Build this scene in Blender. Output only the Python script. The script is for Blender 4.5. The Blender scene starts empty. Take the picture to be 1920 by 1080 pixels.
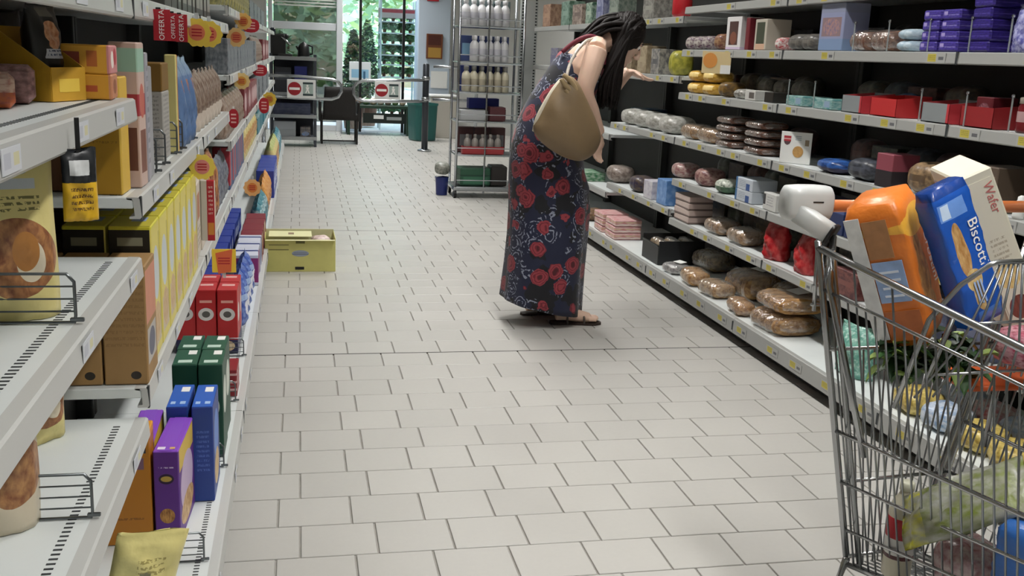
import bpy, bmesh, math, random
from mathutils import Vector, Matrix
R = math.radians
# ---------------------------------------------------------------- camera (solved from the floor tile grid)
FPX, PITCH, YAW, ROLL = 1888.74, .227189, .212768, .043916
U = .2155                      # tile width in metres
H = 6.36632 * U                # eye height
VS = .885324 * U               # tile depth
scene = bpy.context.scene
col = scene.collection

def cam_dir(dx, up, fw):
    c, s = math.cos(PITCH), math.sin(PITCH)
    y, z = c*fw + s*up, -s*fw + c*up
    c, s = math.cos(YAW), math.sin(YAW)
    return Vector((c*dx + s*y, -s*dx + c*y, z))
def ray(x, y):
    px, py = x-960, y-540
    c, s = math.cos(ROLL), math.sin(ROLL)
    px, py = c*px + s*py, -s*px + c*py
    return cam_dir(px/FPX, -py/FPX, 1.)
def atz(x, y, z=0.):
    r = ray(x, y); return Vector((0, 0, H)) + r*((z-H)/r.z)
def atx(x, y, X):
    r = ray(x, y); return Vector((0, 0, H)) + r*(X/r.x)
def aty(x, y, Y):
    r = ray(x, y); return Vector((0, 0, H)) + r*(Y/r.y)

cd = bpy.data.cameras.new('camera'); cam = bpy.data.objects.new('camera', cd); col.objects.link(cam)
cr, sr = math.cos(ROLL), math.sin(ROLL)
fwd = cam_dir(0, 0, 1)
rgt = cam_dir(cr, sr, 0)        # image +x
upv = cam_dir(-sr, cr, 0)
M = Matrix((rgt, upv, -fwd)).transposed().to_4x4(); M.translation = (0, 0, H)
cam.matrix_world = M
cd.lens = FPX/1920*36; cd.sensor_width = 36; cd.clip_start = .05; cd.clip_end = 300
scene.camera = cam
# ---------------------------------------------------------------- world, exposure
vs = scene.view_settings
vs.view_transform = 'Standard'; vs.look = 'None'; vs.gamma = 1; vs.use_curve_mapping = False
vs.exposure = 0.0
w = bpy.data.worlds.new('sky'); scene.world = w; w.use_nodes = True
nt = w.node_tree; nt.nodes.clear()
sk = nt.nodes.new('ShaderNodeTexSky'); sk.sky_type = 'NISHITA'; sk.sun_disc = False
sk.sun_elevation = R(52); sk.sun_rotation = R(150); sk.air_density = 1.4; sk.dust_density = 2.0
bg = nt.nodes.new('ShaderNodeBackground'); bg.inputs[1].default_value = .75
wo = nt.nodes.new('ShaderNodeOutputWorld')
nt.links.new(sk.outputs[0], bg.inputs[0]); nt.links.new(bg.outputs[0], wo.inputs[0])
sl = bpy.data.lights.new('sun', 'SUN'); sl.energy = 7; sl.angle = R(1); sl.color = (1, .95, .86)
so = bpy.data.objects.new('sun', sl); so.rotation_euler = (R(38), R(6), R(12)); so.location = (0, 22, 12); col.objects.link(so)

# ---------------------------------------------------------------- helpers
def tag(o, label=None, cat=None, group=None, kind=None):
    if label: o['label'] = label
    if cat: o['category'] = cat
    if group: o['group'] = group
    if kind: o['kind'] = kind
    return o
def link(o, parent=None, loc=None, rot=None):
    col.objects.link(o)
    if parent is not None: o.parent = parent
    if loc is not None: o.location = loc
    if rot is not None: o.rotation_euler = rot
    return o
def thing(name, label, cat, loc=(0, 0, 0), rz=0., group=None, rot=None):
    o = bpy.data.objects.new(name, None); o.empty_display_size = .05
    link(o, None, loc, rot if rot else (0, 0, rz)); return tag(o, label, cat, group)
def copy_tree(o, parent=None):
    c = o.copy(); col.objects.link(c)
    if parent is not None: c.parent = parent
    for ch in o.children: copy_tree(ch, c)
    return c

class MB:
    def __init__(s): s.v = []; s.f = []; s.mi = []; s.cm = 0
    def add(s, vs, fs, T=None):
        b = len(s.v)
        s.v += [tuple(T @ Vector(p)) for p in vs] if T is not None else [tuple(p) for p in vs]
        s.f += [tuple(b+i for i in f) for f in fs]; s.mi += [s.cm]*len(fs); return s
    def box(s, c, d, ch=0., T=None):
        x, y, z = d[0]/2, d[1]/2, d[2]/2
        if ch <= 0:
            vs = [(c[0]+i*x, c[1]+j*y, c[2]+k*z) for i in (-1, 1) for j in (-1, 1) for k in (-1, 1)]
            return s.add(vs, [(0, 1, 3, 2), (4, 6, 7, 5), (0, 4, 5, 1), (2, 3, 7, 6), (0, 2, 6, 4), (1, 5, 7, 3)], T)
        vs = []; ix = {}
        for i in (-1, 1):
            for j in (-1, 1):
                for k in (-1, 1):
                    for a in range(3):
                        p = [i*x, j*y, k*z]; sg = (i, j, k)
                        for b in range(3):
                            if b != a: p[b] -= sg[b]*ch
                        ix[(i, j, k, a)] = len(vs); vs.append((c[0]+p[0], c[1]+p[1], c[2]+p[2]))
        fs = []
        for a in range(3):
            b, d_ = (a+1) % 3, (a+2) % 3
            for sgn in (-1, 1):
                q = []
                for (u, w_) in ((-1, -1), (1, -1), (1, 1), (-1, 1)):
                    k = [0, 0, 0]; k[a] = sgn; k[b] = u; k[d_] = w_; q.append(ix[(*k, a)])
                fs.append(tuple(q) if sgn > 0 else tuple(reversed(q)))
            for u in (-1, 1):          # edges along a
                for w_ in (-1, 1):
                    q = []
                    for (e, ax) in ((-1, b), (1, b), (1, d_), (-1, d_)):
                        k = [0, 0, 0]; k[a] = e; k[b] = u; k[d_] = w_; q.append(ix[(*k, ax)])
                    fs.append(tuple(q) if u*w_ < 0 else tuple(reversed(q)))
        for i in (-1, 1):
            for j in (-1, 1):
                for k in (-1, 1):
                    q = (ix[(i, j, k, 0)], ix[(i, j, k, 1)], ix[(i, j, k, 2)])
                    fs.append(q if i*j*k > 0 else tuple(reversed(q)))
        return s.add(vs, fs, T)
    def loft(s, rings, cap=True, closed=True, T=None):
        n = len(rings[0]); vs = [p for r in rings for p in r]; fs = []
        for i in range(len(rings)-1):
            for j in range(n if closed else n-1):
                a, b = i*n+j, i*n+(j+1) % n
                fs.append((a, b, b+n, a+n))
        if cap and closed:
            fs.append(tuple(reversed(range(n)))); fs.append(tuple((len(rings)-1)*n+j for j in range(n)))
        return s.add(vs, fs, T)
    def tube(s, pts, r, n=6, cap=True, T=None):
        pts = [Vector(p) for p in pts]; rs = r if isinstance(r, (list, tuple)) else [r]*len(pts)
        rings = []; up = None
        for i, p in enumerate(pts):
            if i == 0: t = pts[1]-p
            elif i == len(pts)-1: t = p-pts[i-1]
            else: t = (pts[i+1]-p).normalized() + (p-pts[i-1]).normalized()
            t = t.normalized() if t.length > 1e-9 else Vector((0, 0, 1))
            if up is None: up = Vector((0, 0, 1)) if abs(t.z) < .9 else Vector((1, 0, 0))
            a = t.cross(up).normalized(); b = a.cross(t).normalized(); up = b
            rings.append([tuple(p + a*math.cos(2*math.pi*k/n)*rs[i] + b*math.sin(2*math.pi*k/n)*rs[i]) for k in range(n)])
        return s.loft(rings, cap, True, T)
    def lathe(s, prof, n=16, c=(0, 0, 0), T=None):
        rings = [[(c[0]+r*math.cos(2*math.pi*k/n), c[1]+r*math.sin(2*math.pi*k/n), c[2]+z) for k in range(n)] for r, z in prof]
        return s.loft(rings, True, True, T)
    def prism(s, poly, d0, d1, axis='Y', T=None):
        n = len(poly)
        def P(p, d): return (p[0], d, p[1]) if axis == 'Y' else ((d, p[0], p[1]) if axis == 'X' else (p[0], p[1], d))
        vs = [P(p, d0) for p in poly] + [P(p, d1) for p in poly]
        fs = [tuple(range(n)), tuple(reversed(range(n, 2*n)))] + [(i, (i+1) % n + 0, (i+1) % n + n, i+n)[::-1] for i in range(n)]
        return s.add(vs, fs, T)
    def mesh(s, name, mats=None, smooth=False):
        m = bpy.data.meshes.new(name); m.from_pydata(s.v, [], s.f)
        if mats is not None:
            for q in (mats if isinstance(mats, (list, tuple)) else [mats]): m.materials.append(q)
        if any(s.mi): m.polygons.foreach_set('material_index', s.mi)
        if smooth: m.polygons.foreach_set('use_smooth', [True]*len(m.polygons))
        m.validate(); m.update(); return m
    def build(s, name, mat, parent=None, loc=None, rot=None, smooth=False, fixn=True):
        m = s.mesh(name, mat, smooth)
        if fixn:
            bm = bmesh.new(); bm.from_mesh(m); bmesh.ops.recalc_face_normals(bm, faces=bm.faces); bm.to_mesh(m); bm.free()
        return link(bpy.data.objects.new(name, m), parent, loc, rot)

def superellipse(a, b, n=16, e=2.6):
    o = []
    for k in range(n):
        t = 2*math.pi*k/n; c, s_ = math.cos(t), math.sin(t)
        o.append((a*math.copysign(abs(c)**(2/e), c), b*math.copysign(abs(s_)**(2/e), s_)))
    return o
def text_mesh(txt, size, ext=.0004, shear=0., align='CENTER'):
    c = bpy.data.curves.new('t', 'FONT'); c.body = txt; c.size = size; c.extrude = ext; c.shear = shear
    c.align_x = align; c.align_y = 'CENTER'; c.resolution_u = 3
    o = bpy.data.objects.new('t', c); col.objects.link(o)
    dg = bpy.context.evaluated_depsgraph_get(); m = bpy.data.meshes.new_from_object(o.evaluated_get(dg))
    bpy.data.objects.remove(o); bpy.data.curves.remove(c); m.materials.clear(); return m
def text(name, txt, size, mat, parent, loc, rot, ext=.0004, shear=0.):
    m = text_mesh(txt, size, ext, shear); m.name = name; m.materials.append(mat)
    return link(bpy.data.objects.new(name, m), parent, loc, rot)

# ---------------------------------------------------------------- materials
def lin(c):
    if isinstance(c, str):
        c = [int(c[i:i+2], 16)/255 for i in (0, 2, 4)]
    return tuple(x/12.92 if x <= .04045 else ((x+.055)/1.055)**2.4 for x in c) + (1.,)
MATS = {}
def mat(name, c, rough=.5, metal=0., spec=.5, noise=None, bump=None, coat=0., layers=(), emit=None, alpha=1., coord='Generated', trans=0.):
    """noise=(scale, amount) mottles the colour; bump=(scale, strength); layers = flat print on the object's own box coordinates"""
    if name in MATS: return MATS[name]
    m = bpy.data.materials.new(name); MATS[name] = m; m.use_nodes = True
    nt = m.node_tree; N = nt.nodes; Lk = nt.links; b = N['Principled BSDF']
    b.inputs['Roughness'].default_value = rough; b.inputs['Metallic'].default_value = metal
    b.inputs['Specular IOR Level'].default_value = spec
    b.inputs['Coat Weight'].default_value = coat; b.inputs['Coat Roughness'].default_value = .15
    if trans: b.inputs['Transmission Weight'].default_value = trans
    if alpha < 1: b.inputs['Alpha'].default_value = alpha
    base = lin(c); b.inputs['Base Color'].default_value = base
    tc = N.new('ShaderNodeTexCoord')
    cur = None
    def mix(fac, colr):
        nonlocal cur
        x = N.new('ShaderNodeMix'); x.data_type = 'RGBA'
        Lk.new(fac, x.inputs['Factor'])
        if cur is None: x.inputs['A'].default_value = base
        else: Lk.new(cur, x.inputs['A'])
        if isinstance(colr, bpy.types.NodeSocket): Lk.new(colr, x.inputs['B'])
        else: x.inputs['B'].default_value = lin(colr)
        cur = x.outputs['Result']
    def mth(op, a, bb=None, cc=None):
        x = N.new('ShaderNodeMath'); x.operation = op
        for i, q in enumerate((a, bb, cc)):
            if q is None: continue
            if isinstance(q, (int, float)): x.inputs[i].default_value = q
            else: Lk.new(q, x.inputs[i])
        return x.outputs[0]
    if layers:
        sp = N.new('ShaderNodeSeparateXYZ'); Lk.new(tc.outputs[coord], sp.inputs[0])
        ax = {'x': sp.outputs[0], 'y': sp.outputs[1], 'z': sp.outputs[2]}
        for L in layers:
            k = L[0]
            if k == 'band':      # axis, lo, hi, colour
                mix(mth('COMPARE', ax[L[1]], (L[2]+L[3])/2, (L[3]-L[2])/2), L[4])
            elif k == 'rect':    # axes, a0,a1,b0,b1, colour
                f = mth('MULTIPLY', mth('COMPARE', ax[L[1][0]], (L[2]+L[3])/2, (L[3]-L[2])/2), mth('COMPARE', ax[L[1][1]], (L[4]+L[5])/2, (L[5]-L[4])/2))
                mix(f, L[6])
            elif k == 'ell':     # axes, ca,cb,ra,rb, colour
                da = mth('DIVIDE', mth('SUBTRACT', ax[L[1][0]], L[2]), L[4]); db = mth('DIVIDE', mth('SUBTRACT', ax[L[1][1]], L[3]), L[5])
                f = mth('LESS_THAN', mth('ADD', mth('MULTIPLY', da, da), mth('MULTIPLY', db, db)), 1.)
                mix(f, L[6])
            elif k == 'lines':   # axes, a0,a1,b0,b1, count along b, colour  -> rows of fine print
                f = mth('MULTIPLY', mth('COMPARE', ax[L[1][0]], (L[2]+L[3])/2, (L[3]-L[2])/2), mth('COMPARE', ax[L[1][1]], (L[4]+L[5])/2, (L[5]-L[4])/2))
                g = mth('GREATER_THAN', mth('FRACT', mth('MULTIPLY', mth('SUBTRACT', ax[L[1][1]], L[4]), L[6]/(L[5]-L[4]))), .5)
                nz = N.new('ShaderNodeTexNoise'); nz.inputs['Scale'].default_value = 26; Lk.new(tc.outputs[coord], nz.inputs['Vector'])
                g2 = mth('GREATER_THAN', nz.outputs['Fac'], .47)
                mix(mth('MULTIPLY', mth('MULTIPLY', f, g), g2), L[7])
            elif k == 'noise':   # scale, threshold, colour
                nz = N.new('ShaderNodeTexNoise'); nz.inputs['Scale'].default_value = L[1]*1.3; nz.inputs['Detail'].default_value = 6
                Lk.new(tc.outputs[coord], nz.inputs['Vector'])
                rp = N.new('ShaderNodeMapRange'); rp.inputs[1].default_value = L[2]-.13; rp.inputs[2].default_value = L[2]+.13
                Lk.new(nz.outputs['Fac'], rp.inputs[0]); mix(rp.outputs[0], L[3])
            elif k == 'pic':     # axes, ca,cb,ra,rb, col1, col2 : mottled picture of food
                da = mth('DIVIDE', mth('SUBTRACT', ax[L[1][0]], L[2]), L[4]); db = mth('DIVIDE', mth('SUBTRACT', ax[L[1][1]], L[3]), L[5])
                f = mth('LESS_THAN', mth('ADD', mth('MULTIPLY', da, da), mth('MULTIPLY', db, db)), 1.)
                nz = N.new('ShaderNodeTexNoise'); nz.inputs['Scale'].default_value = 13; nz.inputs['Detail'].default_value = 4; Lk.new(tc.outputs[coord], nz.inputs['Vector'])
                rp = N.new('ShaderNodeValToRGB'); rp.color_ramp.elements[0].color = lin(L[6]); rp.color_ramp.elements[1].color = lin(L[7])
                rp.color_ramp.elements[0].position = .3; rp.color_ramp.elements[1].position = .7
                Lk.new(nz.outputs['Fac'], rp.inputs[0]); mix(f, rp.outputs[0])
    if noise:
        nz = N.new('ShaderNodeTexNoise'); nz.inputs['Scale'].default_value = noise[0]; nz.inputs['Detail'].default_value = 4
        Lk.new(tc.outputs['Object'], nz.inputs['Vector'])
        mr = N.new('ShaderNodeMapRange'); mr.inputs[1].default_value = .3; mr.inputs[2].default_value = .7
        mr.inputs[3].default_value = 1-noise[1]; mr.inputs[4].default_value = 1+noise[1]
        Lk.new(nz.outputs['Fac'], mr.inputs[0])
        x = N.new('ShaderNodeMix'); x.data_type = 'RGBA'; x.blend_type = 'MULTIPLY'; x.inputs['Factor'].default_value = 1
        if cur is None: x.inputs['A'].default_value = base
        else: Lk.new(cur, x.inputs['A'])
        Lk.new(mr.outputs[0], x.inputs['B']); cur = x.outputs['Result']
    if cur is not None: Lk.new(cur, b.inputs['Base Color'])
    if emit:
        b.inputs['Emission Color'].default_value = lin(emit[0]); b.inputs['Emission Strength'].default_value = emit[1]
    if bump:
        nz = N.new('ShaderNodeTexNoise'); nz.inputs['Scale'].default_value = bump[0]; nz.inputs['Detail'].default_value = 3
        Lk.new(tc.outputs['Object'], nz.inputs['Vector'])
        bp = N.new('ShaderNodeBump'); bp.inputs['Strength'].default_value = bump[1]; bp.inputs['Distance'].default_value = .01
        Lk.new(nz.outputs['Fac'], bp.inputs['Height']); Lk.new(bp.outputs[0], b.inputs['Normal'])
    return m
def film(name, c, a=.25, rough=.12):
    """clear plastic wrap: mostly transparent, glossy"""
    if name in MATS: return MATS[name]
    m = bpy.data.materials.new(name); MATS[name] = m; m.use_nodes = True
    nt = m.node_tree; nt.nodes.clear(); N = nt.nodes; Lk = nt.links
    tr = N.new('ShaderNodeBsdfTransparent'); gl = N.new('ShaderNodeBsdfGlossy'); gl.inputs['Roughness'].default_value = rough
    gl.inputs['Color'].default_value = (1, 1, 1, 1); df = N.new('ShaderNodeBsdfDiffuse'); df.inputs['Color'].default_value = lin(c)
    m1 = N.new('ShaderNodeMixShader'); m1.inputs[0].default_value = a; m2 = N.new('ShaderNodeMixShader')
    lw = N.new('ShaderNodeLayerWeight'); lw.inputs[0].default_value = .35
    mr = N.new('ShaderNodeMapRange'); mr.inputs[3].default_value = .08; mr.inputs[4].default_value = .6
    tc = N.new('ShaderNodeTexCoord'); nz = N.new('ShaderNodeTexNoise'); nz.inputs['Scale'].default_value = 45; nz.inputs['Detail'].default_value = 2
    bp = N.new('ShaderNodeBump'); bp.inputs['Strength'].default_value = .6; bp.inputs['Distance'].default_value = .02
    Lk.new(tc.outputs['Object'], nz.inputs['Vector']); Lk.new(nz.outputs['Fac'], bp.inputs['Height']); Lk.new(bp.outputs[0], gl.inputs['Normal'])
    Lk.new(lw.outputs['Facing'], mr.inputs[0]); Lk.new(mr.outputs[0], m2.inputs[0])
    Lk.new(tr.outputs[0], m1.inputs[1]); Lk.new(df.outputs[0], m1.inputs[2]); Lk.new(m1.outputs[0], m2.inputs[1]); Lk.new(gl.outputs[0], m2.inputs[2])
    o = N.new('ShaderNodeOutputMaterial'); Lk.new(m2.outputs[0], o.inputs[0]); return m
def glass(name, tint=(.9, .97, .96), refl=.09):
    if name in MATS: return MATS[name]
    m = bpy.data.materials.new(name); MATS[name] = m; m.use_nodes = True
    nt = m.node_tree; nt.nodes.clear(); N = nt.nodes
    tr = N.new('ShaderNodeBsdfTransparent'); tr.inputs[0].default_value = (*tint, 1); gl = N.new('ShaderNodeBsdfGlossy'); gl.inputs['Roughness'].default_value = .02
    mx = N.new('ShaderNodeMixShader'); mx.inputs[0].default_value = refl; o = N.new('ShaderNodeOutputMaterial')
    nt.links.new(tr.outputs[0], mx.inputs[1]); nt.links.new(gl.outputs[0], mx.inputs[2]); nt.links.new(mx.outputs[0], o.inputs[0]); return m

M_shelf = mat('shelf_enamel', 'd6dbda', .38, noise=(6, .03))
M_lip = mat('price_rail', 'bcbdba', .4, coat=.1); M_lipr = mat('price_rail_grey', '9b9c99', .4)
M_back = mat('gondola_back', '242423', .6, noise=(5, .08))
M_upr = mat('upright_steel', '343635', .5, .2)
M_kick = mat('kick_plate', '3a3a3a', .6)
M_slot = mat('slot_dark', '2e3234', .7)
M_chrome = mat('chrome_wire', 'b9bcbf', .22, 1.)
M_wire = mat('divider_wire', '6f7476', .3, .9)
M_white = mat('white_paint', 'e3e4e2', .5)
M_black = mat('black_plastic', '121214', .4)
M_paper = mat('label_paper', 'dedfdc', .7)
M_labely = mat('label_yellow', 'cfc048', .7)
M_red = mat('offer_red', 'b01c2c', .45)
M_offy = mat('offer_yellow', 'ecc63c', .5)
M_offo = mat('offer_orange', 'de7a3e', .5)
M_txtw = mat('print_white', 'f4f2ee', .5)
M_txtk = mat('print_black', '1a1a1c', .5)
M_txtr = mat('print_red', 'c0303a', .5)

# ---------------------------------------------------------------- room shell
XL, XR, Y0, Y1, ZC = -5.2, 8.4, -3.0, 17.4, 3.3
def struct(name, mb, m, **k): return tag(mb.build(name, m, **k), kind='structure')
M_wall = mat('wall_paint', 'cfd0cd', .7, noise=(3, .02)); M_ceil = mat('ceiling_paint', 'd8d8d4', .8)
M_grout = mat('grout', '8f8c86', .85, noise=(20, .1))
fl = struct('floor', MB().box(((XL+XR)/2, (Y0+Y1)/2, -.06), (XR-XL+.4, Y1-Y0+.4, .1142)), M_grout)
struct('ceiling', MB().box(((XL+XR)/2, (Y0+Y1)/2, ZC+.05), (XR-XL, Y1-Y0, .1)), M_ceil)
struct('wall_left', MB().box((XL-.1, (Y0+Y1)/2, ZC/2), (.2, Y1-Y0, ZC)), M_wall)
struct('wall_right', MB().box((XR+.1, (Y0+Y1)/2, ZC/2), (.2, Y1-Y0, ZC)), M_wall)
struct('wall_near', MB().box(((XL+XR)/2, Y0-.1, ZC/2), (XR-XL, .2, ZC)), M_wall)

# floor tiles: two-course bond, each course shifted by .3 of a tile
def tile_mat():
    m = mat('floor_tile', 'b2b0ab', .34, spec=.5)
    nt = m.node_tree; N = nt.nodes; Lk = nt.links; b = N['Principled BSDF']
    oi = N.new('ShaderNodeObjectInfo'); geo = N.new('ShaderNodeNewGeometry'); tc = N.new('ShaderNodeTexCoord')
    n1 = N.new('ShaderNodeTexNoise'); n1.inputs['Scale'].default_value = 2.2; n1.inputs['Detail'].default_value = 5; Lk.new(geo.outputs['Position'], n1.inputs['Vector'])
    n2 = N.new('ShaderNodeTexNoise'); n2.inputs['Scale'].default_value = 60; n2.inputs['Detail'].default_value = 3; Lk.new(geo.outputs['Position'], n2.inputs['Vector'])
    r1 = N.new('ShaderNodeMapRange'); r1.inputs[3].default_value = .93; r1.inputs[4].default_value = 1.06; Lk.new(n1.outputs['Fac'], r1.inputs[0])
    r2 = N.new('ShaderNodeMapRange'); r2.inputs[3].default_value = .97; r2.inputs[4].default_value = 1.03; Lk.new(n2.outputs['Fac'], r2.inputs[0])
    r3 = N.new('ShaderNodeMapRange'); r3.inputs[3].default_value = .965; r3.inputs[4].default_value = 1.03; Lk.new(geo.outputs['Random Per Island'], r3.inputs[0])
    r4 = N.new('ShaderNodeMapRange'); r4.inputs[3].default_value = .965; r4.inputs[4].default_value = 1.03; Lk.new(oi.outputs['Random'], r4.inputs[0])
    q = r1.outputs[0]
    for r in (r2, r3, r4):
        x = N.new('ShaderNodeMath'); x.operation = 'MULTIPLY'; Lk.new(q, x.inputs[0]); Lk.new(r.outputs[0], x.inputs[1]); q = x.outputs[0]
    x = N.new('ShaderNodeMix'); x.data_type = 'RGBA'; x.blend_type = 'MULTIPLY'; x.inputs['Factor'].default_value = 1
    x.inputs['A'].default_value = lin('b2b0ab'); Lk.new(q, x.inputs['B']); Lk.new(x.outputs['Result'], b.inputs['Base Color'])
    rr = N.new('ShaderNodeMapRange'); rr.inputs[3].default_value = .30; rr.inputs[4].default_value = .46; Lk.new(n1.outputs['Fac'], rr.inputs[0]); Lk.new(rr.outputs[0], b.inputs['Roughness'])
    return m
M_tile = tile_mat()
G = .0058
tm = MB().box((0, 0, -.002), (U-G, VS-G*.8, .008), .0016).mesh('tile', M_tile)
tiles = []
for v in range(-10, 90):
    yc = (15.5323 + .885324*(v-4.5))*U
    if yc > Y1-.1: break
    row = 4 - v                    # courses counted as in the photograph
    sh = .30035 if (row % 2 == 0) else 0.
    for u in range(-22, 36):
        xc = (u + .5 - sh - 1.01704)*U
        if XL+.1 < xc < XR-.1 and yc > Y0+.1: tiles.append((xc, yc, v))
vis = []
for t in tiles:
    d = Vector((t[0], t[1], -H)); f_ = d.dot(fwd); x_ = d.dot(rgt)/f_*FPX if f_ > .1 else 1e9; y_ = -d.dot(upv)/f_*FPX if f_ > .1 else 1e9
    if -.36 < t[0] < 2.25 and abs(x_) < 1010 and abs(y_) < 590: vis.append((t[1], t))
vis.sort(); near = set(t for _, t in vis[:300])
tb = MB()
for t in tiles:
    dy = .006 if t[2] == 11 else 0.
    if t in near:
        link(bpy.data.objects.new('tile', tm), fl, (t[0], t[1]+dy/2, 0), (random.Random(t[0]*7+t[1]).uniform(-.002, .002), 0, 0))
    else:
        tb.box((t[0], t[1], -.002), (U-G, VS-G*.8, .008), .0016)
for vj in (6, round((atz(1000, 434).y/U-15.5323)/.885324)):
    yj = (15.5323+.885324*vj)*U+.0012
    MB().box((.95, yj, -.0008), (2.6, .0075, .0062)).build('expansion_joint', mat('joint_dark', '3c3935', .9), fl)
tag(tb.build('tile_field', M_tile, fl, fixn=False), kind='stuff')

# ---------------------------------------------------------------- ceiling lamps: long twin-tube battens over each aisle
M_lamp = mat('lamp_body', 'e8e8e6', .4); M_tube = mat('lamp_tube', 'ffffff', .3, emit=('fff6e8', 3.0))
def batten(x, y, power, label):
    t = thing('ceiling_lamp', label, 'lamp', (x, y, ZC), 0, 'ceiling battens over the aisles')
    MB().box((0, 0, -.035), (.22, 1.5, .07), .006).build('housing', M_lamp, t)
    for s in (-1, 1): MB().tube([(s*.06, -.72, -.085), (s*.06, .72, -.085)], .013, 8).build('tube', M_tube, t)
    ld = bpy.data.lights.new('lamp_light', 'AREA'); ld.shape = 'RECTANGLE'; ld.size = .2; ld.size_y = 1.45; ld.energy = power; ld.spread = R(120); ld.color = (1, .982, .955)
    link(bpy.data.objects.new('lamp_light', ld), t, (0, 0, -.11))
for i, yy in enumerate([-1.6, .7, 3.0, 5.3, 7.6, 9.9, 12.2, 14.5, 16.4]):
    batten(1.15, yy, 34, 'ceiling batten lamp above the middle of the aisle')
    if i % 2 == 0:
        batten(-3.2, yy, 30, 'ceiling batten lamp above the aisle behind the left shelves'); batten(5.6, yy, 30, 'ceiling batten lamp above the aisle behind the right shelves')
# ---------------------------------------------------------------- gondola shelving
LIPL, BASEL, BACKL = -.307, -.197, -.72
LIPR, BASER, BACKR = 2.251, 2.127, 2.70
ZBASE = .15
M_lab = mat('price_label_print', 'a4a5a2', .5, layers=[('rect', 'yz', .48, .92, .12, .88, 'b8ab4c'), ('rect', 'yz', .1, .36, .3, .62, '5f6164'), ('lines', 'yz', .52, .88, .25, .75, 3, '857c38')])
M_labl = mat('price_label_faint', 'cdd0d6', .5, layers=[('rect', 'yz', .1, .45, .2, .8, 'b9bcc6'), ('rect', 'yz', .6, .9, .25, .75, 'cfcba6')])
lab_r = MB().box((0, 0, 0), (.0012, .115, .036)).mesh('price_label', M_lab)
lab_l = MB().box((0, 0, 0), (.0012, .075, .028)).mesh('price_label', M_labl)
lab_rk = MB().box((0, 0, 0), (.004, .012, .045)).mesh('rail_joint', M_slot)
def shelf_mesh(s, depth, length, lip, plate=.022, slots=True):
    """shelf plate with a turned-down price rail; origin at the lip's top front edge, s = facing direction in X"""
    a = MB().box((-s*depth/2, 0, -plate/2), (depth-.004, length-.004, plate), .002)
    b = MB()
    pr = [(0, 0), (.004, -.003), (.007, -lip+.004), (.004, -lip), (-.016, -lip), (-.016, -lip+.004), (-.006, -lip+.006), (-.008, -.006), (-.02, -.004), (-.02, .0005)]
    b.prism([(s*p[0], p[1]) for p in pr], -length/2+.002, length/2-.002)
    return a, b
def gondola(side, y0, y1, levels, label, lips=.042, seed=0, slots=True, labels=True, end=False):
    s = 1 if side < 0 else -1
    lipx, basex, back = (LIPL, BASEL, BACKL) if side < 0 else (LIPR, BASER, BACKR)
    ln = y1-y0; yc = (y0+y1)/2; top = max(levels)+.12 if side < 0 else 2.15
    t = thing('shelf_unit', label, 'shelf', (0, yc, 0)); rnd = random.Random(seed)
    MB().box((back-s*.012, 0, top/2), (.024, ln-.004, top), .002).build('back_panel', M_back, t)
    for e in (-1, 1): MB().box((back-s*.005+s*.03, e*(ln/2-.018), top/2), (.055, .03, top), .003).build('upright', M_upr, t)
    # plinth and base shelf
    MB().box(((back+basex)/2-s*.035, 0, .05), (abs(basex-back)-.07, ln-.006, .094), .002).build('plinth', M_kick, t)
    for i, z in enumerate([ZBASE if side < 0 else .137]+list(levels)):
        x = basex if i == 0 else lipx
        lip = (.055 if side < 0 else .075) if i == 0 else lips
        pl, lp = shelf_mesh(s, abs(x-back)-.005, ln, lip)
        sh = pl.build('shelf', M_shelf, t, (x-s*.006, 0, z-.0012))
        lp.build('price_rail', M_lip if side < 0 else M_lipr, sh, (s*.006, 0, 0))
        if slots:
            q = MB(); n = int((ln-.06)/.0145)
            for k in range(n): q.box((-s*.042, -ln/2+.03+k*.0145, .0002), (.013, .0052, .0006))
            tag(q.build('slot_row', M_slot, sh, fixn=False), kind='stuff')
        if labels:
            n = 5 if side > 0 else 4
            for k in range(n):
                yy = -ln/2 + ln*(k+.5)/n + rnd.uniform(-.05, .05)
                if rnd.random() < .12: continue
                link(bpy.data.objects.new('price_label', lab_r if side > 0 else lab_l), sh, (s*(.0135 if side > 0 else .0135), yy, -lip*.5), (0, 0, 0))
        link(bpy.data.objects.new('rail_joint', lab_rk), sh, (s*.011, -ln/2+.009, -lip*.5))
    return t
gondola(-1, .705, 2.035, [.627, .958, 1.263, 1.452], 'nearest bay of left white shelving with half-empty shelves', seed=1)
gondola(-1, 2.035, 3.37, [.688, 1.074, 1.452], 'left shelving bay with grey and blue packs, second from the near end', seed=2)
gondola(-1, 3.37, 4.70, [.688, 1.074, 1.452], 'left shelving bay beside the red boxes, third from the near end', seed=3)
CW = (13.3-4.70)/6
for k in range(6):
    gondola(-1, 4.70+k*CW, 4.70+(k+1)*CW, [.688, .94, 1.23, 1.53],
            ['left shelving bay with round offer tags near the yellow floor carton', 'left shelving bay just past the yellow floor carton', 'left shelving bay half way to the entrance, carton side',
             'left shelving bay half way to the entrance, gate side', 'left shelving bay second from the entrance end', 'last left shelving bay, beside the metal rack at the gate'][k], seed=10+k, slots=False, labels=k < 3)
RZ = [.433, .677, .925, 1.197, 1.449, 1.694]
RB = [.55, 1.88, 3.21, 4.54, 5.87]
for k in range(4):
    gondola(1, RB[k], RB[k+1], RZ, ['right shelving bay nearest the camera, mostly out of view', 'right shelving bay behind the shopping cart', 'right shelving bay with the white sign card', 'right shelving bay beside the bending woman, with yellow packs'][k], seed=30+k, slots=False)
RZF = [.48, .925, 1.29, 1.643]
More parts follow.
